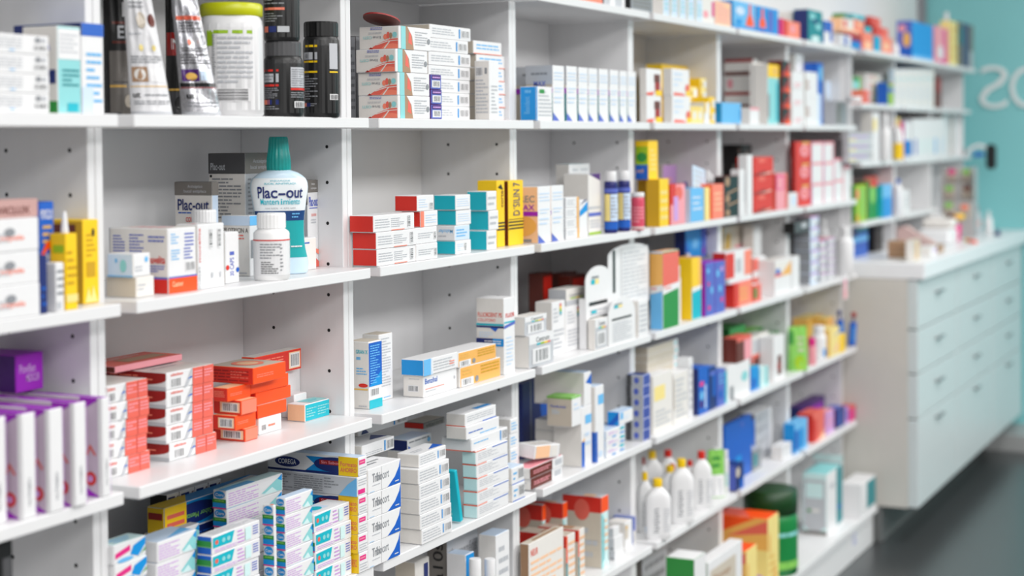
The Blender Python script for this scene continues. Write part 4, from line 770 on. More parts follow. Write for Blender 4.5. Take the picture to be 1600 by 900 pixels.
def arch(cell, uN, uR, vT, s, d, dp=.02, hw=.30, spec='', rz=0, lift=0):
    """display carton whose tall front panel ends in a round arch"""
    Y = -LIP+s; zb = TOP[cell[0]]+lift; X = solveX(uN, Y, zb); w = solveX(uR, Y, zb)-X; h = solveZ(vT, X, Y)-zb; r = min(w/2, h*hw); t = empty('display_carton', (X, Y, zb+.0004), math.radians(rz))
    mb = MB(); mb.box(0, .0032, 0, w, dp, h*.62, mat('w'), .001); mb.build('carton_body', t)
    pts = [(0, 0), (w, 0), (w, h-r)]+[(w/2+w/2*math.cos(a*math.pi/14), h-r+r*math.sin(a*math.pi/14)) for a in range(1, 14)]+[(0, h-r)]
    n = len(pts); fb = MB(); mt = mat('w')
    fb.poly([(x, 0, z) for x, z in pts], mt); fb.poly([(x, .003, z) for x, z in pts][::-1], mt)
    fb.add([(x, 0, z) for x, z in pts]+[(x, .003, z) for x, z in pts], [(i, n+i, n+(i+1) % n, (i+1) % n) for i in range(n)], mt)
    decals(fb, spec, lambda x, y, o: Vector((w*x, -o, h*y))); fb.build('arched_front', t)
    ITEMS.append(dict(t='k', X=X, Y=Y, z=zb, w=w, d=dp, h=h, cell=('C', 3), rz=1, vis=True, t2=t)); ITEMS[-1].update(t='j', R=w/2, ry=dp/2, X=X+w/2, Y=Y+dp/2, o=t, fix=True)
    return tag(t, d, 'display carton', 'arched white display cartons')
AS = 'r .12 .52 .85 .565 k;r .2 .78 .5 .84 te;r .35 .78 .5 .84 ly;r .22 .85 .5 .88 g;t .15 .05 .85 .48 lg 9'
arch('C3', 951, 1014, 386, .036, 'largest arched white display carton with black stripe, raised at the back', .014, .16, lift=.086, spec= 'r .1 .25 .16 .93 k;r .3 .02 .98 .93 lg;r .31 .03 .97 .92 w;t .34 .1 .94 .88 lg 12')
arch('C3', 916, 955, 419, .03, 'middle arched white display carton behind the barcode box', .02, .18, AS+';r .12 .34 .85 .375 k;r .2 .42 .4 .46 te')
K('C3', .02, 930, 949, 500, .006, 'o', L='f o', F=CE_, T='f o', d='small white vitamin carton before the arched displays', **CC)
arch('C3', 951, 993, 469, .004, 'smallest arched white display carton nearest the shelf edge', .02, .42, AS)
K('C3', .020, 972, 1000, .085, .036, 'w', L='f o', F='f o;t .3 .1 .9 .8 lg 6;r .1 .6 .25 .9 g', T='f w', d='white carton under the largest arched display', **CC)
K('C3', .02, 998, 1013, 470, .004, 'w', L='f o', F='t .1 .1 .9 .9 lg 6', d='narrow white carton beside the light blue packet')
# fourth shelf
K('D3', .04, 817, 856, 600, .20, 'nv', L='f nv', F='f nv;r .3 0 .34 1 g;e .7 .4 1 .9 b', T='f nv', d='dark navy carton at the back, behind the opened brown cartons')
zd = K('D3', 799, 829, 880, 746, 764, 'w', L='f o;t .2 .3 .7 .7 lg 2', F='f w;r .0 .05 .66 .98 br;t .1 .3 .6 .7 pk 2;r .75 .3 .95 .8 lg', T='f o', d='white carton with brown lettered front, lower of the pair')
zd = K('D3', 799, 828, 880, .0255, .018, 'w', L='f o;t .2 .3 .7 .7 lg 2', F='f w;r .0 .05 .66 .98 br;t .1 .3 .6 .7 pk 2;r .75 .3 .95 .8 lg', T='f pk', z=zd, d='white carton with brown lettered front, upper of the pair')
mb = MB(); mb.box(0, 0, 0, .11, .05, .032, mat('w'), .001); decals(mb, 'r .05 .05 .6 .95 pe;r .65 .1 .9 .9 o', lambda x, y, o: Vector((.11*x, -o, .032*y))); decals(mb, 't .1 .2 .9 .8 bg 4', lambda x, y, o: Vector((.11*x, .05*y, .032+o)))
X = solveX(830, -.03, zd); o = mb.build('medicine_carton', None, (X+.005, -.035, zd+.0135)); o.rotation_euler = (math.radians(4), math.radians(6), math.radians(-8)); tag(o, 'opened white carton with a peach inside lying tilted on top', 'medicine carton')
K('D3', .06, 805, 852, .018, .15, 'w', L='f br', F='f o;r .0 .2 1 .4 br', T='f bg;r .1 .3 .9 .45 br;r .1 .6 .9 .7 br', z=zd+.03, d='flat striped carton lying behind the tilted opened carton', rz=-4) if False else None
zp = K('D3', .06, 870, 906, 676, .03, 'w', L='f o', F='t .1 .3 .9 .9 lg 5;r .5 .8 .7 .95 ly', T='f o', d='white carton', n=4, wh='under the green topped tall carton')
K('D3', 855, 894, 908, 618, .032, 'w', L='f bg;r 0 .92 1 1 lgn;m .15 .62 .75 .7 pb Pedivital;t .2 .4 .5 .56 bl 3', F='f w;r 0 .93 1 1 lgn;t .2 .5 .8 .8 bl 2', T='f lgn', z=zp, d='green topped beige carton raised on white cartons')
WB_ = 'f w;r .3 .74 .9 .87 lb;r .1 .04 .3 .4 b;p b 0 .9 .3 1 0 1;t .3 .4 .9 .6 bl 3;e .4 .06 .8 .16 bl'
zw = K('D3', .14, 909, 925, 635, .03, 'w', L='f o', F='f w;r 0 0 .28 .42 b;r .35 .7 .95 .85 lb;p og 0 .42 .28 .42 .28 .48;t .3 .3 .9 .6 bl 2', T='f bl', d='white carton with blue base corner, first upright of the blue row')
K('D3', .14, 913, 924, .085, .032, 'w', L='f o', F='f w;p b .2 .7 1 .95 1 .6', T='f bl', z=zw, d='white carton with blue corner on top of first blue upright')
K('D3', .14, 931, 944, 603, .020, 'w', L='f o;r .8 0 1 .4 b', F='f w;r .3 .75 .95 .88 lb;r 0 0 .2 .4 b;e .3 .05 .8 .14 bl', T='f bl', d='tall white carton with light blue square, second upright of blue row')
zf_ = K('D3', .08, 947, 976, 675, .012, 'w', L='f bl', F='f w;t .1 .4 .6 .8 lp 2;r .72 .55 .95 .85 te;r .72 .1 .95 .3 sb;r .3 .05 .5 .2 sb', T='f bl', d='white carton with cyan squares', n=3, wh='in the stack under the blue cube')
K('D3', 949, 967, 989, .036, .012, 'sb', L='f sb;p b 0 0 1 1 1 .5 .5 0', F='f w;r .1 .4 .3 .9 lb;t .4 .3 .9 .6 bl 2', T='f bl', z=zf_, d='white carton with a bright blue cube end on cyan stack')
K('D3', .10, 946, 962, 618, .075, 'w', L='f lb', F='f w;p sb .1 .1 .5 .5 .9 .9 .9 .1', T='f bl', d='white carton with blue triangle behind the blue cube') if False else None
K('D3', 925, 1005, 1016, 588, .012, 'lg', L='f lg;e .45 .2 .75 .8 pb;r 0 .0 .3 1 dg;t .75 .3 .95 .8 lg 2', F='f pb;t .1 .1 .9 .9 nv 4', T='f b;r .2 .1 .9 .9 nv', d='grey carton with indigo printed end', n=6, wh='in the stack next to the upright', jit=.001)
K('D3', .10, 845, 935, .018, .16, 'w', L='f o', F='f w', T='f w', z=zp, d='x') if False else None
for i, (u0, u1, vt, s) in ():
    K('D3', .05, u0, u1, vt, s, 'w', L='f o', F='f w;r .6 .85 1 1 sb', T='f bl;r .2 .3 .8 .7 sb', d='white blue marked carton in the back row, %s from left' % ('first', 'second', 'third')[i])
K('E3', .05, 1, 2, 3, .1, 'w') if False else None
# fifth shelf: orange topped cartons
OL_ = 'f bg;r 0 .78 1 1 r;e .3 .66 .7 .96 ro;t .1 .1 .9 .6 lg 3'
OT_ = 'f lg;r .1 .2 .6 .5 pe'
OFF = 'f tw;r 0 .78 1 1 or_;r 0 0 .25 .76 lt;r .30 .1 .36 .7 te;t .45 .2 .9 .7 pe 5'
for i, (uB, uN, uR, vT) in enumerate(((818, 848, 853, 790), (854, 880, 887, 787), (890, 932, 938, 787), (934, 940, 951, 778))):
    K('E3', .11 if i != 2 else 890, uN, uR, vT, .14-.035*i if i < 3 else .03, 'w', L=OL_, F=OFF, T=OT_, d='tall orange topped carton in the rear row, %s from left' % ('first', 'second', 'third', 'last')[i], flap=False, grp='tall orange topped cartons')
FL = 'f o;r .0 .8 .08 .86 ro;m .05 .82 .35 .9 ro NEUR;t .05 .1 .95 .75 pe 7'
for i, (uB, uN, uR, vT) in enumerate(((None, 827, 881, 842), (None, 885, 899, 834), (None, 904, 914, 829))):
    K('E3', .13, uN, uR, vT, .05-.012*i, 'o', L='f tan' if not i else OL_, F='f o;m .05 .8 .25 .9 ro NEUR;t .05 .1 .95 .75 pe 7' if not i else 'f o;r 0 .5 .15 1 or_;r 0 0 .15 .5 dt;t .25 .1 .95 .9 pe 6', T='f bg;r .2 .2 .9 .6 tan', d=('broad cream carton with orange lines, in front of orange tops', 'cream carton with orange and teal edge, beside the broad one', 'narrow cream carton with teal edge, last of the front three')[i], flap=False)
zs_ = K('E3', 951, 961, 975, 862, .03, 'w', L='f lg;e .3 .1 .8 .3 g', F='f w', T='f w', d='plain white carton, lower of the small stack by orange cartons')
zs_ = K('E3', 951, 960, 974, .036, .03, 'w', L='f lg;e .3 .1 .8 .3 g', F='f w', T='f w', z=zs_, d='plain white carton, middle of the small stack by orange cartons')
K('E3', 951, 959, 968, .026, .032, 'w', L='f lg', F='f w', T='f w', z=zs_, d='plain white carton, top of the small stack by orange cartons')
K('E3', .05, 977, 988, 817, .045, 'w', L='f o', F='f w;r .0 .4 .4 .9 bg;e .05 .75 .35 .85 gold', T='f o', d='white carton with golden marks behind small plain cartons')
K('E3', .06, 990, 1010, 808, .05, 'w', L='f b', F='f o;r 0 .5 1 1 pb;e .1 .1 .5 .3 lg', T='f pb', d='white carton with blue upper half at the right end')
K('E3', .05, 974, 992, 804, .15, 'pb', L='f pb', F='f pb', T='f lb', d='blue carton standing behind the golden marked carton')
# ------------------------------------------------------------------ fifth unit
for i, (u0, u1, uL, s) in enumerate(((1010, 1033, 999, .012), (1050, 1078, 1036, .012))):
    K('A4', uL, u0, u1, 107, s, 'w', L='f o', F=('f w;r .55 .1 .9 .5 dr;r .5 .5 .9 .8 br;p ro 0 0 .4 0 .5 .15 0 .1;r .6 0 1 .2 y' if not i else 'f w;t .1 .3 .6 .9 bl 3;p ro .1 0 .8 0 .6 .1 .1 .12;e .75 .1 1 .45 ro;r .8 0 1 .2 y'), T='f w', d=('white carton with dark red picture', 'white carton with coral corner marks')[i], n=2, wh='in the pair near the yellow cartons')
yz = K('A4', .045, 1080, 1099, 166, .012, 'ly', L='f y', F='f ly;e .15 .2 .4 .7 w;e .6 .2 .85 .7 w;t .1 .8 .9 .95 y 1', d='pale yellow carton with white dots at the bottom of yellow piles', n=1)
for i, (u0, u1, vt, s, n) in enumerate(((1077, 1092, 135, .055, 3), (1094, 1106, 122, .055, 4), (1107, 1117, 152, .02, 2))):
    K('A4', .05, u0, u1, vt, s, 'y', L='f y', F='f %s;r .55 .2 .95 .8 w;e .1 .2 .4 .7 dy' % ('ly' if i < 2 else 'y'), T='f w', d='yellow and white carton', n=n, wh='in the %s yellow pile' % ('left', 'middle', 'right')[i])
K('A4', .05, 1101, 1109, 160, .014, 'w', F='f w;r 0 .5 .3 1 y', L='f o', d='small white carton in front of the yellow piles')
K('A4', .05, 1034, 1090, 100, .16, 'y', L='f y', F='f y;r .0 .4 1 .6 dy', T='f y', d='long yellow carton standing behind white pairs') 
cone('A4', 1089, 1099, 104, 122, .075, 'small round white cap on the yellow pile') if False else None
zy4 = K('B4', 996, 1014, 1029.5, 281, .03, 'y', L='f dy;r 0 0 .2 .3 b', F='f y;r .45 .0 .52 .4 dy;t .1 .5 .9 .9 ly 3', T='f y', d='bright yellow carton, left of the lower pair')
K('B4', .04, 1031, 1045, 279, .03, 'y', L='f dy', F='f y;t .1 .1 .9 .8 ly 4', T='f y', d='bright yellow carton, right of the lower pair')
K('B4', 993, 1013, 1028, .108, .031, 'y', L='f lm;r 0 0 1 .38 b;m .1 .18 .6 .26 og mil;e .1 .45 .9 .7 gn;r 0 .85 1 1 y', F='f y;t .2 .2 .8 .8 ly 5', T='f y', z=zy4, d='yellow carton with green and blue picture, on top of lower pair')
K('B4', .02, 1036, 1060, 258, .20, 'bg', L='f bg', F='f lp;t .2 .2 .8 .8 pk 3', d='pale pink carton standing at the back')
K('B4', .05, 1048, 1071, 288, .02, 'ro', L='f r', F='f pk;r .0 .5 .35 1 r;e .3 .6 .8 .95 ro;r .2 .1 .5 .7 lp', T='f r', d='pink and red carton beside the yellow pair')
jar('B4', 1066, 1076, 286, .035, 'slim blue bottle between pink and light blue cartons', 'b', 'pb', capf=.25, capr=.7, name='drops_bottle', ribs=False)
K('B4', .05, 1079, 1100, 294, .016, 'lb', L='f bl', F='f lb;t .15 .3 .85 .8 bl 3', d='light blue carton with white leaflets sticking out')
def leaflet(cell, u0, u1, v0, v1, s, d, tilt, col='w'):
    Y = -LIP+s; X = solveX(u0, Y, 1.3); w = solveX(u1, Y, 1.3)-X; z0 = solveZ(v1, X, Y); h = solveZ(v0, X, Y)-z0
    mb = MB(); mb.box(0, 0, 0, w, .0012, h, mat(col), .0003); decals(mb, 't .1 .1 .9 .9 lg 4', lambda x, y, o: Vector((w*x, -o, h*y))); ob = mb.build('leaflet', None, (X, Y, z0)); ob.rotation_euler = (math.radians(-4), math.radians(tilt), 0); return tag(ob, d, 'leaflet')
leaflet('B4', 1083, 1103, 257, 296, .035, 'pale grey leaflet sticking up out of the light blue carton', 9, 'bl')
leaflet('B4', 1104, 1118, 262, 300, .06, 'white leaflet leaning against the upright above salmon carton', 22)
K('B4', .05, 1102, 1109, 292, .03, 'ly', L='f ly', F='f ly', d='narrow pale yellow carton left of the salmon one')
K('B4', .05, 1113, 1132, 288, .012, 'so', L='f or_', F='f so;t .2 .2 .8 .8 pe 4', T='f ro', d='salmon carton at the right end, in front of upright')
# third shelf
def TT(a, c): return 'f %s;r 0 .5 1 .98 %s;p w 0 .45 1 .5 1 .58 0 .55;t .1 .5 .5 .55 ro 1' % (c, a)
K('C4', 1016, 1036, 1061, 394, .004, 'w', L=TT('og', 'lb'), F=TT('ro', 'gn'), T='f pe', d='two colour packet, gold over light blue, red over green', cat='packet', name='tissue_packet')
for i, (u0, u1, vt) in enumerate(((1052, 1064, 415), (1063, 1072, 408), (1070, 1080, 402))):
    jar('C4', u0, u1, vt, .045-.01*i, 'plain white tube bottle beside the two colour packet, %s of three' % ('first', 'middle', 'last')[i], 'w', 'w', capf=.22, capr=.8, name='lotion_bottle', ribs=False, grp='plain white tube bottles')
K('C4', .06, 1081, 1096, 404, .015, 'y', L='f y', F='f te;r 0 .5 .7 1 y;r .7 .5 1 1 og;p w 0 .44 1 .48 1 .54 0 .52', T='f og', d='yellow and teal packet left of the patterned violet boxes', cat='packet', name='tissue_packet')
K('C4', .10, 1056, 1078, 356, .13, 'b', L='f nv;p b .3 0 .9 .5 .9 0', F='f sb', d='tall blue carton at the back under the shelf', cat='carton') if False else None
zc5 = K('C4', .05, 1060, 1100, 408, .12, 'w', L='f o', F='f w', d='white carton carrying the blue cartons at the back')
K('C4', 1054, 1071, 1096, .125, .10, 'b', L='f nv', F='f sb;p b 0 0 .3 0 0 .8;e .4 .3 .8 .6 lb', z=zc5-.02 if False else zc5, d='large blue carton raised at the back behind violet boxes')
K('C4', .03, 1097, 1117, .118, .10, 'pb', L='f dp', F='f pb;e .2 .4 .6 .7 b;e .1 .1 .5 .3 pu', z=zc5, d='violet blue carton raised beside the large blue carton')
K('C4', .06, 1103, 1117, 412, .012, 'pb', L='f pu', F='f pb;e .1 .8 .4 .9 lb;e .2 .1 .5 .2 mg;e .5 .4 .8 .55 lb;e .2 .55 .4 .65 mg', T='f pu', d='patterned violet carton, left of two')
K('C4', .06, 1118, 1133, 410, .010, 'pb', L='f pu', F='f pb;e .1 .7 .4 .85 lb;e .5 .2 .8 .3 mg;e .3 .4 .6 .55 lb;e .5 .8 .8 .9 lp', T='f pu', d='patterned violet carton, right of two')
K('C4', .05, 1008, 1050, 375, .20, 'dg', L='f k', F='f gy;r .3 0 .33 1 br;r .7 0 .73 1 br', d='dark brown books-like carton in shadow at back of shelf') if False else None
# fourth shelf
zk = K('D4', 990, 1018, 1082, 655-67, .08, 'o', L='f o', F='f bg;t .3 .1 .8 .8 lg 3', d='white carton', n=1) if False else None
z40 = K('D4', .07, 1012, 1072, 590, .075, 'o', L='f bg', F='f o;r .85 0 1 1 w;e .88 .3 .97 .7 lt', T='f w', d='flat white carton', n=5, wh='in stack behind yellow stickered carton')
K('D4', .07, 1012, 1071, .085, .078, 'o', L='f bg', F='f bg;r .84 0 1 1 w;e .88 .3 .97 .7 lt', T='f w', z=z40, d='flat white carton', n=4, wh='on top of the rear white stack', flap=False)
K('D4', 1000, 1021, 1051, 588, .022, 'w', L='f o', F='f o;r .05 .55 .6 .8 ly;t .1 .1 .9 .4 lg 4', T='f w', d='white carton with yellow sticker in front of the white stacks')
K('D4', 1032, 1053, 1075, 585, .024, 'w', L='f o', F='f o;t .15 .1 .9 .9 lg 8;r .0 .3 .06 .9 bg', T='f w', d='white carton full of grey text beside the stickered one')
K('D4', .06, 1077, 1083, 560, .03, 'w', L='f w', F='f w;t .2 .1 .8 .9 lg 6', d='thin white carton standing right of the grey text carton')
K('D4', .04, 1010, 1024, 618, .012, 'w', L='f w', F='f w;r 0 .0 .2 .5 lm;t .3 .1 .9 .9 lg 5', d='low white carton with a lime edge at the left')
K('D4', .08, 1092, 1107, 575, .02, 'b', L='f nv', F='f b;r .1 .6 .5 .7 mg;e .1 .3 .5 .5 lb;r .6 .1 .75 .6 bl;r .1 .15 .4 .3 dp', T='f b', d='deep blue carton with magenta stripe')
K('D4', .08, 1108, 1119, 572, .03, 'b', L='f nv', F='f nv;r .5 .3 .9 .8 b;r .1 .8 .9 .9 pb', T='f b', d='navy carton right of the magenta striped one')
K('D4', .06, 1121, 1133, 580, .015, 'pb', L='f b', F='f pb;e .2 .2 .7 .45 b;t .2 .6 .8 .9 lb 3', T='f b', d='violet blue carton at the right end of the unit')
jar('D4', 1000, 1010, 548, .15, 'dark bottle in the shadow behind the white stacks', 'k', 'nv', capf=.3, capr=.8, name='syrup_bottle', ribs=False) if False else None
# fifth shelf: capped white bottles
def jug(u0, u1, vT, s, d, cap):
    return jar('E4', u0, u1, vT, s, d, 'w', cap, capf=.13, capr=.36, neck=.24, lab='w', labz=(.08, .66), spec='S .40 .1 .5 .9 g lotion;t .56 .1 .8 .9 lg 9;r .0 .1 .1 .3 bl', flat=.55, e=3.2, name='lotion_bottle', grp='white bottles with coloured caps', ribs=False, rough=.3)
for i, (u0, u1, vT, s, cap, d) in enumerate(((996, 1020, 740, .07, 'y', 'white bottle with yellow cap at the left against the upright'), (1008, 1048, 748, .016, 'y', 'white bottle with yellow cap, nearest of the front row'), (1030, 1064, 740, .05, 'y', 'white bottle with yellow cap standing second in row'),
    (1003, 1036, 714, .13, 'y', 'white bottle with yellow cap at the back left'), (1046, 1084, 717, .022, 'y', 'tall white bottle with yellow cap beside red caps'), (1028, 1060, 703, .15, 'r', 'white bottle with red cap, furthest back of red ones'),
    (1040, 1062, 725, .11, 'r', 'white bottle with red cap between two yellow caps'), (1066, 1090, 727, .06, 'r', 'short white bottle with red cap right of tall yellow'), (1080, 1112, 705, .03, 'r', 'tall white bottle with red cap beside green pouch'), (1000, 1012, 716, .17, 'dr', 'white bottle with dark red cap in the far corner'))): jug(u0, u1, vT, s, d, cap)
def bag(cell, u0, u1, vT, s, d, col, z=None, spec='', thick=.03, topw=.9, seed=1, cat='bag', name='product_bag', h=None):
    global TOP
    X, Y, zb, R, hh = spot(cell, u0, u1, vT, s, z); h = h or hh; mb = MB(); rn = random.Random(seed); NX, NZ = 10, 12
    def P(side, a, c, o=0): return Vector((R*(1-(1-topw)*c)*a, side*((thick*(1-c*.9)*(1-a*a)**.5)*.5+.0008+o)+.002*math.sin(7*a+9*c+seed)*c, h*c))
    mt = mat(col, .4)
    for side in (-1, 1):
        vs = [P(side, -1+2*i/NX, k/NZ) for k in range(NZ+1) for i in range(NX+1)]
        mb.add(vs, [((k*(NX+1)+i, k*(NX+1)+i+1, (k+1)*(NX+1)+i+1, (k+1)*(NX+1)+i) if side < 0 else ((k+1)*(NX+1)+i, (k+1)*(NX+1)+i+1, k*(NX+1)+i+1, k*(NX+1)+i)) for k in range(NZ) for i in range(NX)], mt, True)
    decals(mb, spec, lambda x, y, o: P(-1, (x-.5)*1.9, y, o+.001), sub=10)
    return tag(mb.build(name, None, (X, Y, zb+.0005), FACE*.8), d, cat)
bag('E4', 1104, 1134, 703, .045, 'green pouch standing among the white bottles', 'lgn', spec='r .05 .02 .95 .48 w;t .1 .05 .9 .4 lg 4;t .2 .6 .8 .9 gn 2')
for i, (u0, u1, vt) in enumerate(((1128, 1139, 703), (1137, 1146, 699))):
    jar('E4', u0, u1, vt, .03, 'thin white tube beside green pouch, %s of two' % ('left', 'right')[i], 'w', 'w', capf=.2, capr=.8, spec='t .2 .2 .8 .8 lt 4', lab='w', name='cream_tube', cat='tube', ribs=False)
# plinth shelf
K('F4', 1042, 1085, 1103, 866, .03, 'gn', L='f gn;r .3 0 .65 .75 w;S .4 .05 .55 .7 ro BABE', F='f lgn;r 0 .45 1 1 w;s .2 .55 .8 .75 ro BABE', T='f w', d='green carton with white top and red lettering')
K('F4', .04, 1107, 1160, 871, .03, 'w', L='f w', F='f w;r .06 0 .8 .88 bg;m .15 .68 .65 .8 tan Bioney;t .2 .2 .6 .55 ly 4', T='f w', d='white carton with beige panel next to the green carton')
K('F4', .06, 1004, 1042, 868, .20, 'g', L='f gy', F='f lg;t .1 .1 .9 .9 g 5', T='f lg', d='grey carton in shadow at the back of the lowest shelf')
# ------------------------------------------------------------------ sixth unit
K('A5', 1132, 1177, 1184, 92, .11, 'bg', L='f o;r 0 .9 1 1 dr;r 0 .5 1 .62 br;r 0 .62 1 .9 o;e .1 .1 .3 .4 pk', F='f w', d='white carton with dark red bars', n=2, wh='behind the light blue case', jit=.001)
K('A5', .05, 1128, 1158, 160, .012, 'lb', L='f sb', F='f lb;r .9 .2 1 .7 sb', T='f lb', d='light blue case at the left, before dark red barred cartons', cat='case', name='first_aid_case')
K('A5', .05, 1172, 1186, 168, .014, 'w', L='f o', F='f w;r 0 .85 1 1 pk', T='f w', d='small square white carton under a taller white one', wh='')
K('A5', .012, 1177, 1199, 95, .045, 'w', L='f o', F='f w;r .3 0 .36 1 o;e .1 .38 .25 .46 dr;e .5 .38 .6 .46 dr;t .3 .05 .8 .12 pk 1', T='f w', d='tall white carton with red dots behind the small square one')
K('A5', .05, 1200, 1217, 100, .02, 'w', L='f o', F='f lt;r .0 .78 1 1 y;e .4 .82 .9 .96 gold;r .75 .05 .95 .7 te;r 0 .1 .15 .5 g', T='f ly', d='pale turquoise carton with yellow top square')
for i in range(4): pass
K('A5', .05, 1222, 1234, 95, .012, 'dr', L='f br', F='f dr;p k 0 1 1 1 .2 .3 0 .3;r .5 0 1 .3 or_', T='f br', d='dark red and black carton', n=4, wh='in stack at upright before white cartons', jit=.001)
K('A6', .05, 1237, 1256, 112, .016, 'w', L='f o', F='f w;t .2 .1 .8 .4 pk 2', T='f w', d='white carton with pale pink marks', n=3, wh='in the pile beside dark red stack')
K('A6', .05, 1243, 1260, 84, .07, 'w', L='f o', F='f w', d='tall plain white carton behind pale pink marked pile')
K('A6', .05, 1259, 1278, 112, .02, 'w', L='f o', F='f w;t .1 .3 .3 .7 dr 2;r .0 .3 .1 .7 bg', T='f w', d='white carton with a small dark red mark', n=2, wh='left of the blue striped carton')
K('A6', .05, 1277, 1286, 98, .018, 'b', L='f b', F='f b;r 0 0 .6 .5 bl;e .3 .7 .9 .95 lb;r .6 .1 .9 .5 pb', T='f lb', d='tall blue carton with pale stripe in the upper right group')
K('A6', .05, 1290, 1310, 124, .06, 'lg', L='f lg', F='f bl;e .2 .5 .6 .7 lg;r 0 0 .4 .45 lg', T='f lg', d='pale grey blue carton behind the grey pair')
K('A6', .05, 1306, 1324, 157, .012, 'g', L='f lg', F='f g;r .1 .1 .4 .9 gy', T='f lg', d='mid grey carton, darker of the grey pair')
K('A6', .05, 1325, 1340, 156, .012, 'lg', L='f lg', F='f lg;t .2 .2 .8 .8 tw 3', d='light grey carton at the end of its shelf')
# second shelf of sixth and seventh units
K('B5', 1129, 1160, 1175, 226, .14, 'k', L='f k;e .5 .5 .7 .7 gy;e .8 .85 .95 .95 gy', F='f k;e .3 .7 .6 .9 gy', d='tall black carton with pale dots at the back')
K('B5', .06, 1131, 1154, 275, .03, 'br', L='f k', F='f k;e .1 .75 .4 .98 tan;p tan .2 .55 1 .66 1 .7 .2 .6;e .1 .35 .4 .55 tan;p tan .2 .25 1 .36 1 .40 .2 .3;e .1 .02 .4 .2 tan', T='f br', d='dark carton with tan blossoms before the tall black carton')
K('B5', .03, 1156, 1164, 265, .014, 'w', L='f w', F='f w;r .85 .3 1 .9 lg', d='thin white carton standing before the dark cartons, left twin')
K('B5', .03, 1168, 1176, 242, .014, 'w', L='f w', F='f w', d='taller thin white carton standing before the red cartons')
K('B5', .06, 1178, 1208, 246, .035, 'r', L='f r', F='f r;p dr 0 .1 .6 .3 .6 .0 0 0;p bg .2 .02 .9 .2 .9 .1;e .2 .7 .6 .95 ro', T='f ro', d='red carton with pale streak', n=3, wh='in the stack between thin white cartons')
K('B5', .03, 1196, 1211, 264, .012, 'w', L='f w', F='f w;t .3 .1 .6 .9 lg 4', T='f w', d='white carton standing in front of the red streaked stack')
K('B5', .05, 1213, 1230, 271, .014, 'pk', L='f ro', F='f pk;r .0 .55 .7 .95 mg;r .1 .58 .6 .9 pk;r .8 0 1 1 ro', T='f ro', d='pink carton left of the tall red stack')
K('B6', .014, 1233, 1246, 302, .0005, 'w', L='f w', F='f w;r .3 .2 .8 .8 bl', T='f w', d='small white carton before the tall red stack')
K('B6', 1236, 1243, 1267, 222, .022, 'r', L='f dr', F='f r;e .3 .3 .85 .85 pk;e .45 .45 .7 .7 ro;r .4 .88 .9 .98 og', T='f r', d='red carton with pale disc', n=3, wh='in tall stack beside pink edged cartons', jit=.001)
for i, (u0, u1, vt, n) in enumerate(((1269, 1286, 222, 3), (1288, 1303, 222, 3), (1304, 1318, 248, 2), (1319, 1328, 258, 1))):
    K('B6', .06, u0, u1, vt, .022, 'w', L='f lp', F='f w;r .0 .88 1 1 pk;r .9 0 1 .9 pk', T='f pk', d='white carton with pink edges', n=n, wh='in the %s column beside the red discs' % ('first', 'second', 'third', 'last')[i]) if n > 1 else K('B6', .06, u0, u1, vt, .022, 'w', L='f pk', F='f w;r .0 .88 1 1 pk', T='f pk', d='single white carton with pink edge at the shelf right end')
# third shelf
for nm, u0, u1, vt, s in (('a', 1133, 1177, 394, .018),):
    zq = K('C5', .06, 1147, 1175, 444, .014, 'or_', L='f r;r 0 0 .3 1 w', F='f so;r 0 0 .25 1 r;t .3 .2 .8 .8 og 3', T='f w', d='orange carton under a white topped one at the left')
    zq = K('C5', .06, 1140, 1175, .014, .016, 'w', L='f w', F='f w;r 0 0 1 .2 pk', T='f w', z=zq, d='flat white carton between two orange cartons')
    K('C5', .06, 1134, 1174, .088, .018, 'w', L='f r', F='f w;r 0 .05 .32 .95 r;r .72 .05 1 .95 so;r .4 .2 .6 .7 lg', T='f w', z=zq, d='white carton with red and orange sides and grey code')
K('C5', .06, 1178, 1190, 446, .012, 'ro', L='f ro', F='f ro;r .0 .2 .4 .8 gn', T='f w', d='coral carton with green mark, lower of two')
zq = K('C5', .06, 1177, 1203, 408, .040, 'w', L='f ro', F='f w;r 0 .3 .4 .95 ro;r .5 .4 .9 .9 lg', T='f w', d='white carton with coral side and grey code', n=2, wh='in the pair behind the coral carton')
K('C5', .06, 1211, 1236, 408, .016, 'w', L='f w', F='f w;r 0 .5 1 .95 o;p og .3 .52 1 .52 1 .92;r 0 .52 .4 .6 ro;r .05 .6 .3 .75 b', T='f o', d='white carton with yellow triangle picture')
K('C5', .02, 1130, 1176, 356, .17, 'bg', L='f y', F='f bg;p dy 0 .2 .1 .9 .25 .9 .2 .5;t .4 .2 .9 .8 pk 2', d='beige carton with a yellow leaf standing behind', wh='')
K('C5', .04, 1178, 1190, 354, .12, 'w', L='f o', F='f w', d='white upright carton behind the coral coded pair')
K('C5', .06, 1238, 1249, 402, .014, 'w', L='f w', F='f w', T='f w', d='plain white carton beside yellow triangle picture')
zg = K('C6', .06, 1240, 1263, 364, .05, 'gy', L='f dg', F='f gy;r 0 .3 1 .5 lg;r 0 .7 1 .8 dg', d='dark grey carton', n=5, wh='in the stack at left, under the black box')
K('C6', .05, 1242, 1266, .038, .052, 'dg', L='f k', F='f dg;e .4 .4 .8 .9 lg', z=zg, d='black carton with a pale blossom on top of the grey stack')
for i, (u0, u1, vt, n, c) in enumerate(((1266, 1279, 340, 6, 'bl'), (1281, 1292, 378, 5, 'si'), (1293, 1305, 374, 6, 'si'))):
    K('C6', .06, u0, u1, vt, .02, c, L='f g', F='f %s;e .2 .2 .7 .8 w;r 0 .85 1 1 lp;r .7 .1 1 .4 g' % c, T='f pk', d='silver grey carton with white spot', n=n, wh='in the %s silver column' % ('left', 'middle', 'right')[i])
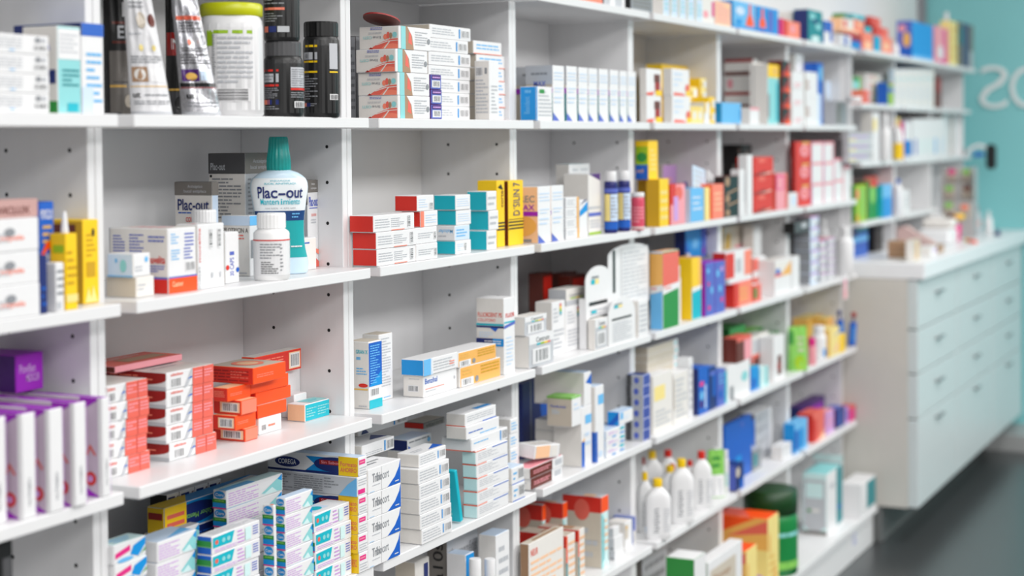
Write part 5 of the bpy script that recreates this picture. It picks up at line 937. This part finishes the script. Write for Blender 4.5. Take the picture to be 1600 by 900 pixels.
jar('C6', 1306, 1334, 354, .02, 'white bottle at the end of the shelf beside silver columns', 'w', 'w', capf=.2, capr=.5, neck=.15, name='lotion_bottle', ribs=False)
jar('C6', 1278, 1294, 338, .12, 'white bottle behind the silver grey columns', 'w', 'w', capf=.2, capr=.6, neck=.1, name='lotion_bottle', ribs=False)
tk = MB(); X = solveX(1318, -LIP-.004, 1.07); Zt = TOP['C']-.002; tk.box(0, 0, -.085, .06, .003, 0, mat('w'), .0005); decals(tk, 'p pk 0 0 .8 .1 .4 .9 .1 .9;e .2 .65 .6 .9 mg', lambda x, y, o: Vector((.06*x, -o, -.085+.085*y))); o = tk.build('shelf_tag', None, (X, -LIP-.0045, Zt)); tag(o, 'white and pink shelf tag hanging from the shelf end', 'tag')
# fourth shelf
K('D5', .10, 1140, 1165, 515, .12, 'dgn', L='f dgn', F='f gn;r .2 .0 .9 .2 dgn', T='f gn', d='dark green carton at the back left')
K('D5', .06, 1166, 1204, 520, .15, 'gn', L='f gn', F='f gn;t .2 .2 .8 .8 dgn 2', T='f lgn', d='mid green carton standing far back in the middle')
z5 = K('D5', .06, 1137, 1172, 574, .02, 'w', L='f o', F='f w;r .1 0 .25 .4 g;e .6 .4 .9 .7 lt;r 0 0 .0 0 w', T='f w', d='white carton with small teal ring, lower left') 
K('D5', .05, 1151, 1175, .078, .03, 'br', L='f br', F='f pk;r 0 0 .5 .85 br;r 0 .85 1 1 ro', T='f ro', z=z5, d='brown and pink carton on the white carton with teal ring')
K('D5', .05, 1175, 1210, 532, .045, 'o', L='f pk', F='f o;r .05 .62 .85 .92 lg;r .05 .25 .6 .55 br;r 0 .2 .65 .6 ro;r .08 .26 .55 .52 br', T='f o', d='white carton with a brown red square and grey bar')
K('D5', .04, 1174, 1186, 575, .018, 'sb', L='f b', F='f sb;r .1 .1 .6 .5 b', T='f te', d='small bright blue carton in front of brown red square')
K('D5', .04, 1188, 1200, 576, .016, 'lt', L='f lt', F='f tw;r .6 .0 1 1 lt', T='f tw', d='small pale turquoise carton right of the bright blue one')
K('D5', .05, 1209, 1226, 528, .02, 'w', L='f w', F='f w;r .35 .1 .7 .55 br;e .3 .2 .6 .4 dr', T='f w', d='white carton with brown brush stroke')
K('D5', .04, 1132, 1136, 582, .018, 'te', L='f te', F='f te', d='thin teal carton at the left edge of its shelf')
bag('D5', 1229, 1264, 510, .022, 'light green leafy pouch standing at the shelf joint', 'lgn', spec='e .2 .02 .8 .35 lm;r .0 .6 .2 .9 gn;t .4 .4 .8 .8 bg 3', thick=.04, cat='pouch')
K('D5', .05, 1206, 1228, 522, .09, 'gn', L='f gn', F='f gn', d='green carton behind white one with brush stroke')
jar('D6', 1262, 1275, 528, .016, 'pink tube left of the white bottle', 'pk', 'mg', capf=.3, capr=.9, name='cream_tube', cat='tube', ribs=False)
jar('D6', 1268, 1291, 509, .035, 'white bottle with a blue label mark among yellow cartons', 'w', 'w', capf=.24, capr=.75, neck=.1, lab='w', spec='r .6 0 .85 .5 sb', name='pill_bottle', ribs=False)
K('D6', .06, 1262, 1315, 500, .13, 'og', L='f gold', F='f gold;r .2 .2 .8 .8 ly', T='f ly', d='wide golden carton at the back of yellow cartons')
K('D6', .05, 1291, 1303, 505, .05, 'y', L='f gold', F='f og;t .2 .2 .8 .8 ly 3', T='f ly', d='deep yellow carton behind the pale yellow one')
K('D6', .05, 1297, 1314, 512, .022, 'ly', L='f gold', F='f ly;p lg .3 .7 1 .9 1 .75;p pe .2 .1 .9 .5 .9 .2', T='f ly', d='pale yellow carton near the toothbrush packs')
K('D6', .02, 1312, 1321, 524, .004, 'y', L='f y', F='f y', T='f ly', d='small bright yellow carton next to toothbrush packs')
K('D6', .03, 1292, 1300, 556, .008, 'ro', L='f ro', F='f ro', d='tiny coral carton at the shelf edge below yellow cartons')
def brush_pack(u0, u1, vT, vB, s, tilt, d, c2):
    Y = -LIP+s; X = solveX((u0+u1)/2, Y, 1.0); z0 = max(solveZ(vB, X, Y), TOP['D']+.006); z1 = solveZ(vT, X, Y); t = empty('toothbrush_pack', (X, Y, z0)); t.rotation_euler = (0, math.radians(tilt), math.radians(-35)); h = z1-z0; w = (u1-u0)*.5*depth((X, Y, z0))/FPX
    mb = MB(); mb.box(-w, -.008, 0, w, .008, h*.7, mat('b'), .002); decals(mb, 't .2 .2 .8 .8 lb 4', lambda x, y, o: Vector((-w+2*w*x, -.008-o, h*.7*y))); mb.build('card_sleeve', t)
    mb = MB(); mb.tube((0, 0, h*.7+.0002), (0, 0, h*.86), .004, mat('nv')); mb.build('handle_shaft', t)
    mb = MB(); mb.box(-w*.7, -.007, h*.86, w*.7, .007, h, mat(c2), .003); mb.build('brush_head', t)
    return tag(t, d, 'toothbrush')
brush_pack(1325, 1336, 488, 547, .012, 5, 'blue toothbrush pack with red tip at the shelf end', 'dr')
brush_pack(1311, 1320, 484, 535, .022, -7, 'blue toothbrush pack with blue tip leaning left', 'nv')
# fifth shelf
K('E5', .08, 1133, 1175, 676, .03, 'b', L='f b', F='f b;e .6 .85 .7 .95 pb;r .4 .3 .6 .4 sb', T='f b', d='large blue carton at the left of grey cartons')
K('E5', .05, 1150, 1162, 728, .012, 'nv', L='f pb', F='f nv;e .0 .5 .5 .9 bg;r .5 0 1 .4 b', d='small navy patterned carton in front of large blue one')
K('E5', .06, 1147, 1180, 658, .15, 'nv', L='f nv', F='f b', d='navy carton peeking out behind the large blue one') if True else None
K('E5', .06, 1180, 1206, 655, .075, 'lg', L='f g', F='f lg;r .85 0 1 1 w;t .1 .3 .7 .7 g 2', T='f w', d='grey white carton', n=4, wh='in the stack right of the large blue carton')
K('E5', .04, 1176, 1190, 705, .06, 'g', L='f gy', F='f g;r .1 .2 .5 .8 dt', T='f lg', d='blue grey carton at the foot of grey white stack')
z5 = K('E5', .04, 1222, 1236, 698, .03, 'w', L='f o', F='f w;t .2 .2 .8 .8 lg 2', T='f w', d='small white carton', n=2, wh='in the pair before the light blue carton')
K('E6', .06, 1242, 1262, 663, .02, 'lb', L='f sb', F='f lb;r 0 .1 .7 .75 sb;r 0 .1 .25 .75 b', T='f lb', d='light blue carton left of the red one')
K('E6', .06, 1271, 1288, 648, .02, 'ro', L='f r', F='f ro;r 0 0 .3 .8 r;p pe .5 .0 1 .0 1 .3', T='f ro', d='red carton right of the light blue one')
K('E6', .05, 1250, 1306, 638, .13, 'nv', L='f nv', F='f dp;r .3 .2 .9 .8 pu', T='f dp', d='long purple carton standing behind red and pink cartons')
K('E6', .05, 1291, 1303, 645, .022, 'pk', L='f lp', F='f lp;t .2 .2 .8 .8 pk 3', T='f pk', d='pale pink carton between red and navy cartons')
K('E6', .05, 1308, 1319, 640, .018, 'nv', L='f dp', F='f nv;r .2 .1 .5 .9 b', T='f pb', d='navy carton right of the pale pink one')
K('E6', .05, 1320, 1326, 638, .018, 'pb', L='f pb', F='f lp;r .3 .2 .8 .8 pb', d='thin lilac carton between navy and raspberry cartons')
K('E6', .05, 1328, 1337, 637, .014, 'mg', L='f mg', F='f mg;r 0 .8 1 1 ro', T='f ro', d='raspberry carton at the right end of its shelf')
# lowest shelf: packets, tub, skin care
PF = 'f ly;t .1 .1 .9 .5 gold 4;e .1 .5 .25 .8 og;r .55 .1 .7 .3 og'
PL = 'f ly;r 0 .55 1 1 og;p or_ 0 .7 0 1 .8 1;p ro .3 .72 1 .98 1 .8;r 0 .5 1 .56 ly;e .7 .1 .95 .22 lp;e .2 .3 .4 .42 w;t .3 .1 .6 .3 gold 2'
PK = dict(cat='packet', name='food_packet', flap=False)
K('F5', .20, 1200, 1217, 812, .02, 'ly', L=PL, F=PF, T='f or_;p ro .0 .3 .98 .6 .98 .9 .3 .98', d='yellow and orange packet, taller one before the green tub', **PK)
K('F5', .10, 1166, 1183, 862, .008, 'ly', L=PL, F=PF, T='f or_', d='yellow and orange packet, lower one in front', **PK) if True else None
jar('F5', 1162, 1246, 762, .09, 'big green tub with dark green lid behind orange packets', (.05, .50, .24), (.04, .24, .08), capf=.28, capr=1.0, lab=(.05, .50, .24), spec='r 0 .85 1 .95 lt;r 0 0 1 .2 lgn', name='powder_tub', cat='tub', ribs=False, capname='lid', rough=.4)
K('F6', 1254, 1292, 1316, 742, .05, 'w', L='f tw;r .05 .12 .95 .9 lg;e .05 .05 .95 .35 lg;r .15 .6 .85 .85 tw;e .2 .36 .35 .42 gn;r .4 .37 .7 .42 o;r 0 0 1 .06 gy', F='f w;r .62 .05 1 1 dt;r .2 .72 .5 .8 lg;r .7 .3 .9 .36 b', T='f lt', d='white teal edged carton with a jar picture', cat='skin care carton', name='skin_care_carton')
K('F6', 1271, 1316, 1333, 712, .09, 'tw', L='f lg;r 0 .88 1 1 tw', F='f tw;t .1 .3 .5 .6 bl 2;r .0 .92 1 1 lt', T='f lt', d='tall pale turquoise carton behind the jar picture carton', cat='skin care carton', name='skin_care_carton')
K('F6', .045, 1331, 1337, 770, .09, 'lt', L='f w', F='f lt;r 0 0 1 .5 dt', d='thin turquoise carton left of the small white one', cat='skin care carton', name='skin_care_carton')
K('F6', .08, 1346, 1368, 758, .004, 'w', L='f w', F='f w;r .38 .15 1 .95 dt', T='f w', d='small white carton with teal square at the plinth end', cat='skin care carton', name='skin_care_carton')
# ------------------------------------------------------------------ goods standing on the top boards
TK = dict(flap=False, cat='toiletry carton', name='toiletry_carton')
K('04', .10, 905, 942, .03, .02, 'so', L='f ro', F='f so', T='f pe', d='flat salmon carton lying at the left of the top board', **TK) if False else None
K('03', .06, 905, 941, .05, .03, 'ro', L='f ro', F='f so;r .5 .5 1 1 o', d='salmon carton on the top board, leftmost in view', **TK)
K('03', .06, 944, 972, .06, .02, 'lg', L='f g', F='f si;r .3 .0 .6 .5 w', d='silver grey carton on the top board beside salmon carton', **TK)
K('03', 976, 986, 1020, .07, .012, 'g', L='f k', F='f g;t .1 .1 .9 .7 gy 4', d='grey carton with black side on the top board', **TK)
jar('04', 1021, 1031, .06, .03, 'green capped small bottle on the top board', 'gn', 'dgn', capf=.3, capr=.9, name='drops_bottle', ribs=False)
for i in range(5):
    u = 1033+i*13.0
    K('04', .04, u+4, u+12.5, .065, .010, 'tw', L='f o', F='f bl;t .2 .2 .8 .8 lt 3', d='pale blue narrow carton on the top board, %s of five' % ('first', 'second', 'third', 'fourth', 'last')[i], grp='pale blue narrow cartons on the top board', **TK)
K('04', .05, 1097, 1116, .075, .02, 'w', L='f o', F='f o;r .8 .3 1 .9 mg;e .1 .2 .5 .5 pk', d='white carton with pink edge on the top board', **TK)
K('04', .05, 1118, 1142, .075, .016, 'pk', L='f o', F='f pe;t .1 .1 .9 .9 pk 5', d='pale pink carton on the top board before blue pictures', **TK)
BP = 'f lb;r 0 0 1 .12 sb;p or_ .55 .15 .95 .15 .9 .4 .8 .6 .8 .95 .7 .95 .7 .6 .6 .4;e .1 .5 .5 .8 bl;e .1 .15 .4 .35 sb'
K('04', .06, 1146, 1180, .088, .014, 'lb', L='f sb', F=BP, d='blue carton with orange bottle picture, left one', **TK)
K('05', 1180, 1183, 1216, .088, .018, 'lb', L='f b', F='f sb;p or_ .1 .2 .4 .2 .38 .45 .3 .6 .3 .9 .2 .9 .2 .6 .12 .45;e .05 .02 .45 .15 b;r .5 .1 .75 .9 pb;r .75 .1 .85 .9 sb', d='blue carton with orange bottle picture, right one', **TK)
K('05', .05, 1220, 1230, .06, .016, 'r', L='f mg', F='f r;r .0 0 .3 1 mg', d='red carton on the top board near the dark teal one', **TK)
K('05', .05, 1231, 1250, .058, .012, 'so', L='f ro', F='f so;e .2 .3 .6 .8 pk', d='salmon carton on the top board right of red carton', **TK)
K('05', .05, 1238, 1256, 18, .075, 'w', L='f o', F='f w', d='white carton behind the salmon and red ones', **TK)
K('06', 1240, 1263, 1285, 14, .012, 'dt', L='f (' if False else 'f nv', F='f dt;e .1 .7 .5 .9 lt;e .5 .4 .9 .6 lt;e .2 .02 .8 .2 tw;r .3 .6 .7 .7 nv', d='dark teal carton with pale roundels', **TK)
K('06', .05, 1288, 1302, 32, .02, 'w', L='f b', F='f w;r 0 .55 .9 1 b;r .6 .15 .9 .6 b', d='white and royal blue carton on the top board', **TK)
jar('06', 1302, 1316, 24, .05, 'white bottle on the top board behind royal blue carton', 'w', 'bg', capf=.25, capr=.6, neck=.1, name='lotion_bottle', ribs=False)
TZ = TOP['0']
cells = [  # u0 u1 height setback base colour front text
 (1314, 1330, .045, .02, 0, 'w', 'f w;r .3 .1 .6 .9 pb', 'white carton with violet stripe in the salmon pile'), (1331, 1345, .030, .016, 0, 'sb', 'f sb;r 0 .6 1 1 b', 'blue carton at the foot of the salmon pile'),
 (1331, 1346, .022, .02, .031, 'mg', 'f dr', 'dark raspberry carton on the blue one in salmon pile'), (1314, 1344, .016, .024, .054, 'pe', 'f pe;r 0 0 1 .4 ro', 'flat pink carton lying over the violet striped one'),
 (1316, 1334, .042, .026, .071, 'pe', 'f o;r .1 .1 .4 .8 ro', 'cream carton with coral mark, left in the salmon pile'), (1335, 1350, .046, .026, .071, 'so', 'f so;e .3 .4 .7 .8 pe', 'salmon carton beside the cream one, upper in pile'),
 (1348, 1364, .072, .014, 0, 'so', 'f so;r .2 .1 .8 .5 pe', 'tall salmon carton at the front of the pile'), (1366, 1376, .066, .012, 0, 'te', 'f te;r .1 .1 .5 .9 sb', 'narrow cyan carton between two salmon cartons'),
 (1377, 1394, .068, .012, 0, 'pk', 'f so;e .2 .2 .7 .7 pe', 'salmon carton right of the narrow cyan one'), (1352, 1362, .026, .03, .074, 'te', 'f te', 'small cyan carton on the tall salmon carton'),
 (1368, 1388, .040, .03, .070, 'r', 'f ro;r .1 .2 .5 .8 r', 'red carton above the narrow cyan one'), (1360, 1376, .036, .04, .112, 'r', 'f ro;r .1 .1 .5 .9 r', 'red carton, topmost of the salmon pile'),
 (1320, 1331, .022, .05, .116, 'gn', 'f dt', 'small dark green carton high on the cream one'), (1333, 1352, .024, .05, .119, 'te', 'f te;r .0 .1 .3 .9 lt', 'cyan carton high on the pile beside dark green one')]
for u0, u1, h, s, dz, c, F, d in cells: K('07' if u0 > 1325 else '06', .05, u0, u1, h, s-.02, c, L='f '+c, F=F, T='f '+c, z=TZ+dz+(.0003 if dz else 0), d=d, **TK)
jar('07', 1392, 1405, .055, .0, 'round white bottle between salmon pile and blue folder', 'w', 'w', capf=.2, capr=.6, neck=.1, name='pill_bottle', ribs=False)
K('08', 1401, 1425, 1458, 32, -.01, 'b', L='f pb;e .4 .3 .9 .7 og;r 0 0 1 .3 b;e .1 .7 .6 .9 pk', F='f sb;r 0 0 1 .1 lb', T='f lb', d='large bright blue box with colourful side on the top board', **TK)
K('09', .05, 1462, 1482, 40, -.01, 'pk', L='f pk', F='f pk;r .6 .1 .8 .95 mg;e .15 .1 .6 .5 w;r .1 0 .9 .1 mg', d='pink carton under a white bottle neck on the top board', **TK)
jar('09', 1472, 1486, 18, .05, 'white bottle standing behind the pink carton on the top board', 'w', 'w', capf=.3, capr=.5, neck=.2, name='lotion_bottle', ribs=False)
K('09', .05, 1485, 1496, 32, -.012, 'ly', L='f ly', F='f ly;t .2 .1 .8 .9 gold 4', d='narrow cream carton on the top board right of the pink', **TK)
K('09', .05, 1499, 1521, 34, -.012, 'dg', L='f dg', F=('f gy;r .3 .0 .6 1 nv;r .7 0 .95 .4 lg;r .0 .5 .2 .9 dt'), d='slate blue carton at the right end of the top board', **TK)
# ------------------------------------------------------------------ shelves over the counter
OV = dict(flap=False)
K('G7', .06, 1327, 1347, 116, -.005, 'lgn', L='f w', F='f lt;r 0 .84 1 1 gn;r .75 0 1 1 lgn;e .3 .1 .6 .4 tw', T='f gn', d='green and white carton on the upper shelf over the counter', **OV)
K('G7', .05, 1349, 1358, 140, -.01, 'so', L='f so', F='f ro', d='salmon carton next to the green and white one', **OV)
K('G7', .05, 1352, 1383, 114, .06, 'w', L='f o', F='f o;r .7 0 1 1 w;t .1 .2 .6 .8 pk 3', d='white carton', n=4, wh='in stack over counter behind salmon carton', **OV)
jar('G7', 1322, 1346, .022, -.02, 'shallow white pot at the shelf edge over the counter', 'w', 'w', capf=.4, capr=1.02, name='cream_pot', cat='pot', ribs=False)
K('G7', .05, 1388, 1396, 128, -.01, 'lgn', L='f b', F='f lm;r 0 .55 1 .75 pb;r 0 .9 1 1 tan', d='lime carton with violet band beside the white binders', **OV)
for i in range(6):
    K('G8', .10, 1398+i*10.4, 1407.5+i*10.4, 108-.5*i, .0, 'bl', L='f bl', F='f o;e .35 .68 .65 .78 lt;t .3 .2 .6 .5 bl 2', d='pale binder on the upper shelf over the counter, %s of six' % ('first', 'second', 'third', 'fourth', 'fifth', 'last')[i], cat='binder', name='binder', grp='pale binders on the upper shelf', **OV)
K('G9', .08, 1462, 1471, 118, .0, 'br', L='f br', F='f br;r .2 .5 .8 .9 dr', d='brown book right of the pale binders', cat='book', name='book', **OV)
def slip(u0, u1, vT, vB, s, d, tilt):
    Y = -.075+s; X = solveX((u0+u1)/2, Y, 1.7); z0 = solveZ(vB, X, Y); h = solveZ(vT, X, Y)-z0; w = (solveX(u1, Y, 1.7)-solveX(u0, Y, 1.7))
    mb = MB(); mb.box(0, 0, 0, w, .02, h, mat('w'), .003); o = mb.build('folder', None, (X-w/2, Y, z0)); o.rotation_euler = (0, math.radians(tilt), 0); return tag(o, d, 'folder', 'white folders leaning over the display rack')
for i, (u0, u1, vt, vb) in enumerate(((1473, 1484, 146, 190), (1483, 1492, 160, 191), (1497, 1505, 163, 190))):
    Y = -.02; zz9 = TOP['H']; K('H9', .02, u0, u1, vt, .05, 'w', L='f o', F='f w', d='white folder standing upright by the end panel, %s of three' % ('first', 'second', 'third')[i], cat='folder', name='folder', grp='white folders by the end panel', **OV)
for i, (u0, u1, vt, c, F) in enumerate(((1326, 1362, 208, 'lg', 'f lg;t .1 .2 .9 .8 lp 3'),)):
    K('H7', .05, u0, u1, 208, .0, 'lg', L='f lg', F='f lg;r 0 .0 1 .15 w;t .1 .4 .9 .8 lp 1;r .0 .2 .3 .35 ly', d='grey lilac carton', n=3, wh='in stack over counter near last upright', **OV)
K('H7', .05, 1364, 1374, 176, -.01, 'w', L='f o', F='f w;e .0 .6 .6 .9 ly', d='white carton with pale yellow spot over the counter', **OV)
jar('H7', 1374, 1392, 178, -.02, 'white round shouldered bottle over the counter', 'w', 'w', capf=.25, capr=.5, neck=.3, name='lotion_bottle', ribs=False)
jar('H8', 1394, 1411, 184, -.02, 'white bottle with a yellow label over the counter', 'w', 'ly', capf=.2, capr=.4, neck=.35, lab='w', labz=(.02, .5), spec='r .1 .0 .8 1 y', name='lotion_bottle', ribs=False)
K('H8', .06, 1413, 1424, 190, -.01, 'b', L='f mg', F='f w;r 0 .1 1 .5 sb;r .3 .1 .8 .5 b', d='white carton with blue lower half next to yellow label bottle', **OV)
for i in range(5):
    K('H8', .10, 1426+i*10.2, 1435.5+i*10.2, 186-.2*i, .0, 'w', L='f o', F='f w;r .35 .1 .65 .5 %s' % ('pb', 'tw', 'tw', 'lb', 'bl')[i], d='white binder on the middle shelf over the counter, %s of five' % ('first', 'second', 'third', 'fourth', 'last')[i], cat='binder', name='binder', grp='white binders on the middle shelf', **OV)
K('I7', .03, 1337, 1354, 288, .045, 'lm', L='f gn', F='f lm;r .5 .1 .8 .9 lgn;e .0 .6 .3 .9 so;r 0 0 .3 .2 dy', d='lime green carton on the low shelf over the counter', **OV)
K('I7', .05, 1356, 1371, 284, .01, 'gn', L='f br', F='f gn;e .2 .4 .8 .9 lgn;r .2 .85 1 1 r', d='green carton with red top right of lime green one', **OV)
K('I7', .05, 1330, 1376, 278, .10, 'br', L='f br', F='f ro;r 0 0 .5 1 br', d='brown and red carton behind the green ones over counter', **OV)
K('I7', .05, 1379, 1394, 289, -.008, 'lb', L='f te', F='f lb;r 0 0 1 .6 sb', d='sky blue carton on the low shelf over the counter', **OV)
jar('I8', 1395, 1411, 280, -.02, 'white bottle with blue cap right of the sky blue carton', 'w', 'b', capf=.12, capr=.4, neck=.25, name='lotion_bottle', ribs=False)
K('I8', .05, 1412, 1421, 298, .0, 'w', L='f o', F='f w;t .2 .2 .8 .8 lg 3', d='white carton at the end of the low counter shelf', **OV)
# ------------------------------------------------------------------ on the countertop
def ct(u0, u1, vT, Y, dp, base, d, L='', F='', T='', cat='box', name='product_box'):
    K('J7', dp, u0, u1, vT, Y+LIP, base, L=L, F=F, T=T, d=d, cat=cat, name=name, flap=False, z=CTOP)
ct(1333, 1356, 348, .045, .08, 'b', 'dark blue tub box with pale band at the counter near end', L='f nv', F='f b;r 0 .45 1 .62 lb;r 0 .62 .25 1 nv;r .25 .75 1 1 dt', T='f b')
ct(1367, 1379, .13, .012, .08, 'k', 'black box on the counter behind the brown cardboard', L='f k', F='f k')
ct(1424, 1430, 377, -.213, .096, 'tan', 'brown cardboard box on the counter', L='f tan;r .1 .6 .9 .64 br', F='f tan', T='f tan', cat='cardboard box', name='cardboard_box')
mb = MB(); P = Vector((7.2, -.045, CTOP+.0005)); W_ = .155
pr_ = [(0, 0), (W_, 0), (W_, .03), (W_*.9, .042), (W_*.55, .07), (W_*.2, .105), (W_*.04, .10), (0, .08)]; n_ = len(pr_)
mb.poly([(x, 0, z) for x, z in pr_], mat((.80, .68, .66))); mb.poly([(x, .075, z) for x, z in pr_][::-1], mat((.80, .68, .66))); mb.add([(x, 0, z) for x, z in pr_]+[(x, .075, z) for x, z in pr_], [(i, n_+i, n_+(i+1) % n_, (i+1) % n_) for i in range(n_)], mat((.80, .68, .66)))
decals(mb, 't .1 .15 .6 .4 pe 2;r .75 .1 .85 .25 br', lambda x, y, o: Vector((W_*x, -o, .1*y))); tag(mb.build('paper_bag', None, P, -math.pi/2), 'pinkish paper bag slumped behind the brown cardboard', 'paper bag')
ct(1427, 1438, 376, -.255, .03, 'bg', 'beige upright carton right of the brown cardboard', F='f bg;r .4 .1 .6 .9 og', L='f o', cat='carton')
ct(1455, 1464, 386, -.26, .05, 'w', 'small white carton with lilac spot on the counter', F='f w;e .4 .3 .8 .8 lp', L='f o', cat='carton')
ct(1466, 1475, 384, -.25, .05, 'tan', 'small brown packet on the counter beside lilac spot carton', F='f tan', L='f br', cat='packet')
t = empty('label_printer', (7.70, -.128, CTOP+.0005), -math.pi/2)
mb = MB(); mb.box(-.082, -.09, 0, .062, .09, .07, mat('w'), .012); mb.build('printer_base', t)
mb = MB(); mb.box(-.082, -.03, .0703, .062, .09, .115, mat('o'), .012); mb.build('printer_cover', t)
mb = MB(); mb.box(-.06, .06, .1153, -.0, .075, .132, mat('w'), .003); mb.build('paper_support', t)
tag(t, 'white label printer on the counter under the low shelf', 'printer')
# magenta cup with a posy
YC = -.15; XC = solveX(1493, YC, CTOP); RC = (1502-1484)/2*depth((XC, YC, CTOP))/FPX
t = empty('flower_cup', (XC, YC, CTOP+.0005)); mb = MB()
Loft([(0, RC*.7, RC*.7, 2), (.002, RC*.75, RC*.75, 2), (.078, RC, RC, 2), (.0785, RC*.9, RC*.9, 2), (.02, RC*.7, RC*.7, 2)]).mesh(mb, mat('mg'), 24); mb.build('cup', t); mb = MB()
Loft([(.058, RC*.8, RC*.8, 2), (.066, RC*.86, RC*.86, 2)]).mesh(mb, mat('br'), 20); mb.build('filling', t); tag(t, 'magenta cup on the counter before the display rack', 'cup')
t = empty('flower_posy', (XC, YC, CTOP+.0672)); rn = random.Random(4)
for q in range(5):
    a = q*1.26; mb = MB(); bx_, by_ = .028*math.cos(a), .022*math.sin(a); mb.tube((bx_*.3, by_*.3, 0), (bx_, by_, .035), .002, mat('dgn'), 6); mb.build('stem', t)
    mb = MB(); Loft([(z_, r_, r_, 2) for z_, r_ in ((.030, .004), (.036, .017), (.046, .021), (.056, .016), (.061, .004))]).mesh(mb, mat(('y', 'dgn', 'br', 'og', 'y')[q]), 12); ob = mb.build('blossom', t); ob.location = (bx_, by_, 0)
tag(t, 'yellow and green flower posy in the magenta cup', 'flowers')
# clear display rack
XR, YR = 8.19, -.118
t = empty('display_rack', (XR, YR, CTOP+.0005), -math.pi/2); AC = mat((.70, .69, .69), .2)
for q in range(3):
    mb = MB(); mb.box(-.075, -.045+.035*q, .0, .075, -.042+.035*q, .18+.08*q, AC, .001); mb.build('acrylic_panel', t)
for sx in (-1, 1):
    mb = MB(); mb.box(*sorted((sx*.0755, sx*.078))[:1], -.046, 0, sorted((sx*.0755, sx*.078))[1], .05, .345, AC, .0005); mb.build('side_cheek', t)
tag(t, 'grey product display rack at the counter far end', 'display rack')
RK = [(-.04, -.0455, .11, 'lgn'), (.035, -.0455, .10, 'so'), (-.045, -.0105, .19, 'lgn'), (.04, -.0105, .19, 'br'), (-.04, .0245, .27, 'mg'), (.03, .0245, .27, 'lgn')]
for i, (x, y, z, c) in enumerate(RK):
    mb = MB(); mb.box(-.025, -.004, 0, .025, -.0002, .065, mat('bg'), .001); decals(mb, 'e .1 .55 .9 1.0 %s;t .1 .1 .9 .45 %s 3' % (c, 'br'), lambda a, c_, o: Vector((-.025+.05*a, -.004-o, .065*c_)))
    ob = mb.build('sample_card', None, (XR+y, YR-x, CTOP+z), -math.pi/2); tag(ob, '%s sample card on the display rack, %s' % ({'lgn': 'green dotted', 'so': 'salmon', 'br': 'brown dotted', 'mg': 'magenta dotted'}[c], ('lower left', 'lower right', 'middle left', 'middle right', 'upper left', 'upper right')[i]), 'card', 'sample cards on the display rack')
jar('J9', 1538, 1551, 330, -.191+LIP, 'white pump bottle at the far end of the counter', 'w', 'w', capf=.25, capr=.4, neck=.25, name='pump_bottle', ribs=False, z=CTOP)
jar('J9', 1521, 1533, 322, -.168+LIP, 'clear grey bottle with salmon label at the counter far end', 'lg', 'g', capf=.2, capr=.5, neck=.15, lab='lg', spec='e .4 .4 .8 .8 so', name='lotion_bottle', ribs=False, z=CTOP)
t = empty('marker_pen', (7.80, -.25, CTOP+.0005), .5); mb = MB(); mb.tube((-.06, 0, .008), (.03, 0, .008), .0075, mat('or_'), 10); mb.build('barrel', t)
mb = MB(); mb.tube((.0305, 0, .008), (.08, 0, .008), .0079, mat('y'), 10); mb.build('cap', t); tag(t, 'orange and yellow marker pen lying on the counter', 'pen')
t = empty('stapler', (8.44, -.255, CTOP+.0005), .3)
mb = MB(); mb.box(-.035, -.013, 0, .035, .013, .008, mat('nv'), .003); mb.build('base', t); mb = MB(); mb.box(-.035, -.010, .0085, .030, .010, .024, mat('nv'), .004); mb.build('arm', t); tag(t, 'small dark blue stapler at the counter far end', 'stapler')
t = empty('handheld_scanner', (8.742, -.03, EYE-.10)); BK = mat('k', .4)
mb = MB(); mb.box(-.0175, -.012, -.03, .004, .02, .03, BK, .003); mb.build('wall_bracket', t)
mb = MB(); pts = [(.0, -.0125, .0), (.005, -.04, .035), (.01, -.08, .05), (.012, -.115, .035)]
for p_, q_ in zip(pts, pts[1:]): mb.tube(p_, q_, .010, mat('w'), 12)
mb.build('curved_arm', t)
mb = MB(); mb.box(-.012, -.165, -.075, .036, -.1155, .055, BK, .014); mb.build('scanner_head', t)
mb = MB(); mb.box(-.004, -.105, -.01, .022, -.05, .012, mat('b'), .005); mb.build('blue_grip', t)
tag(t, 'black and blue handheld scanner on a white arm at the shelf end panel', 'scanner')
stock()
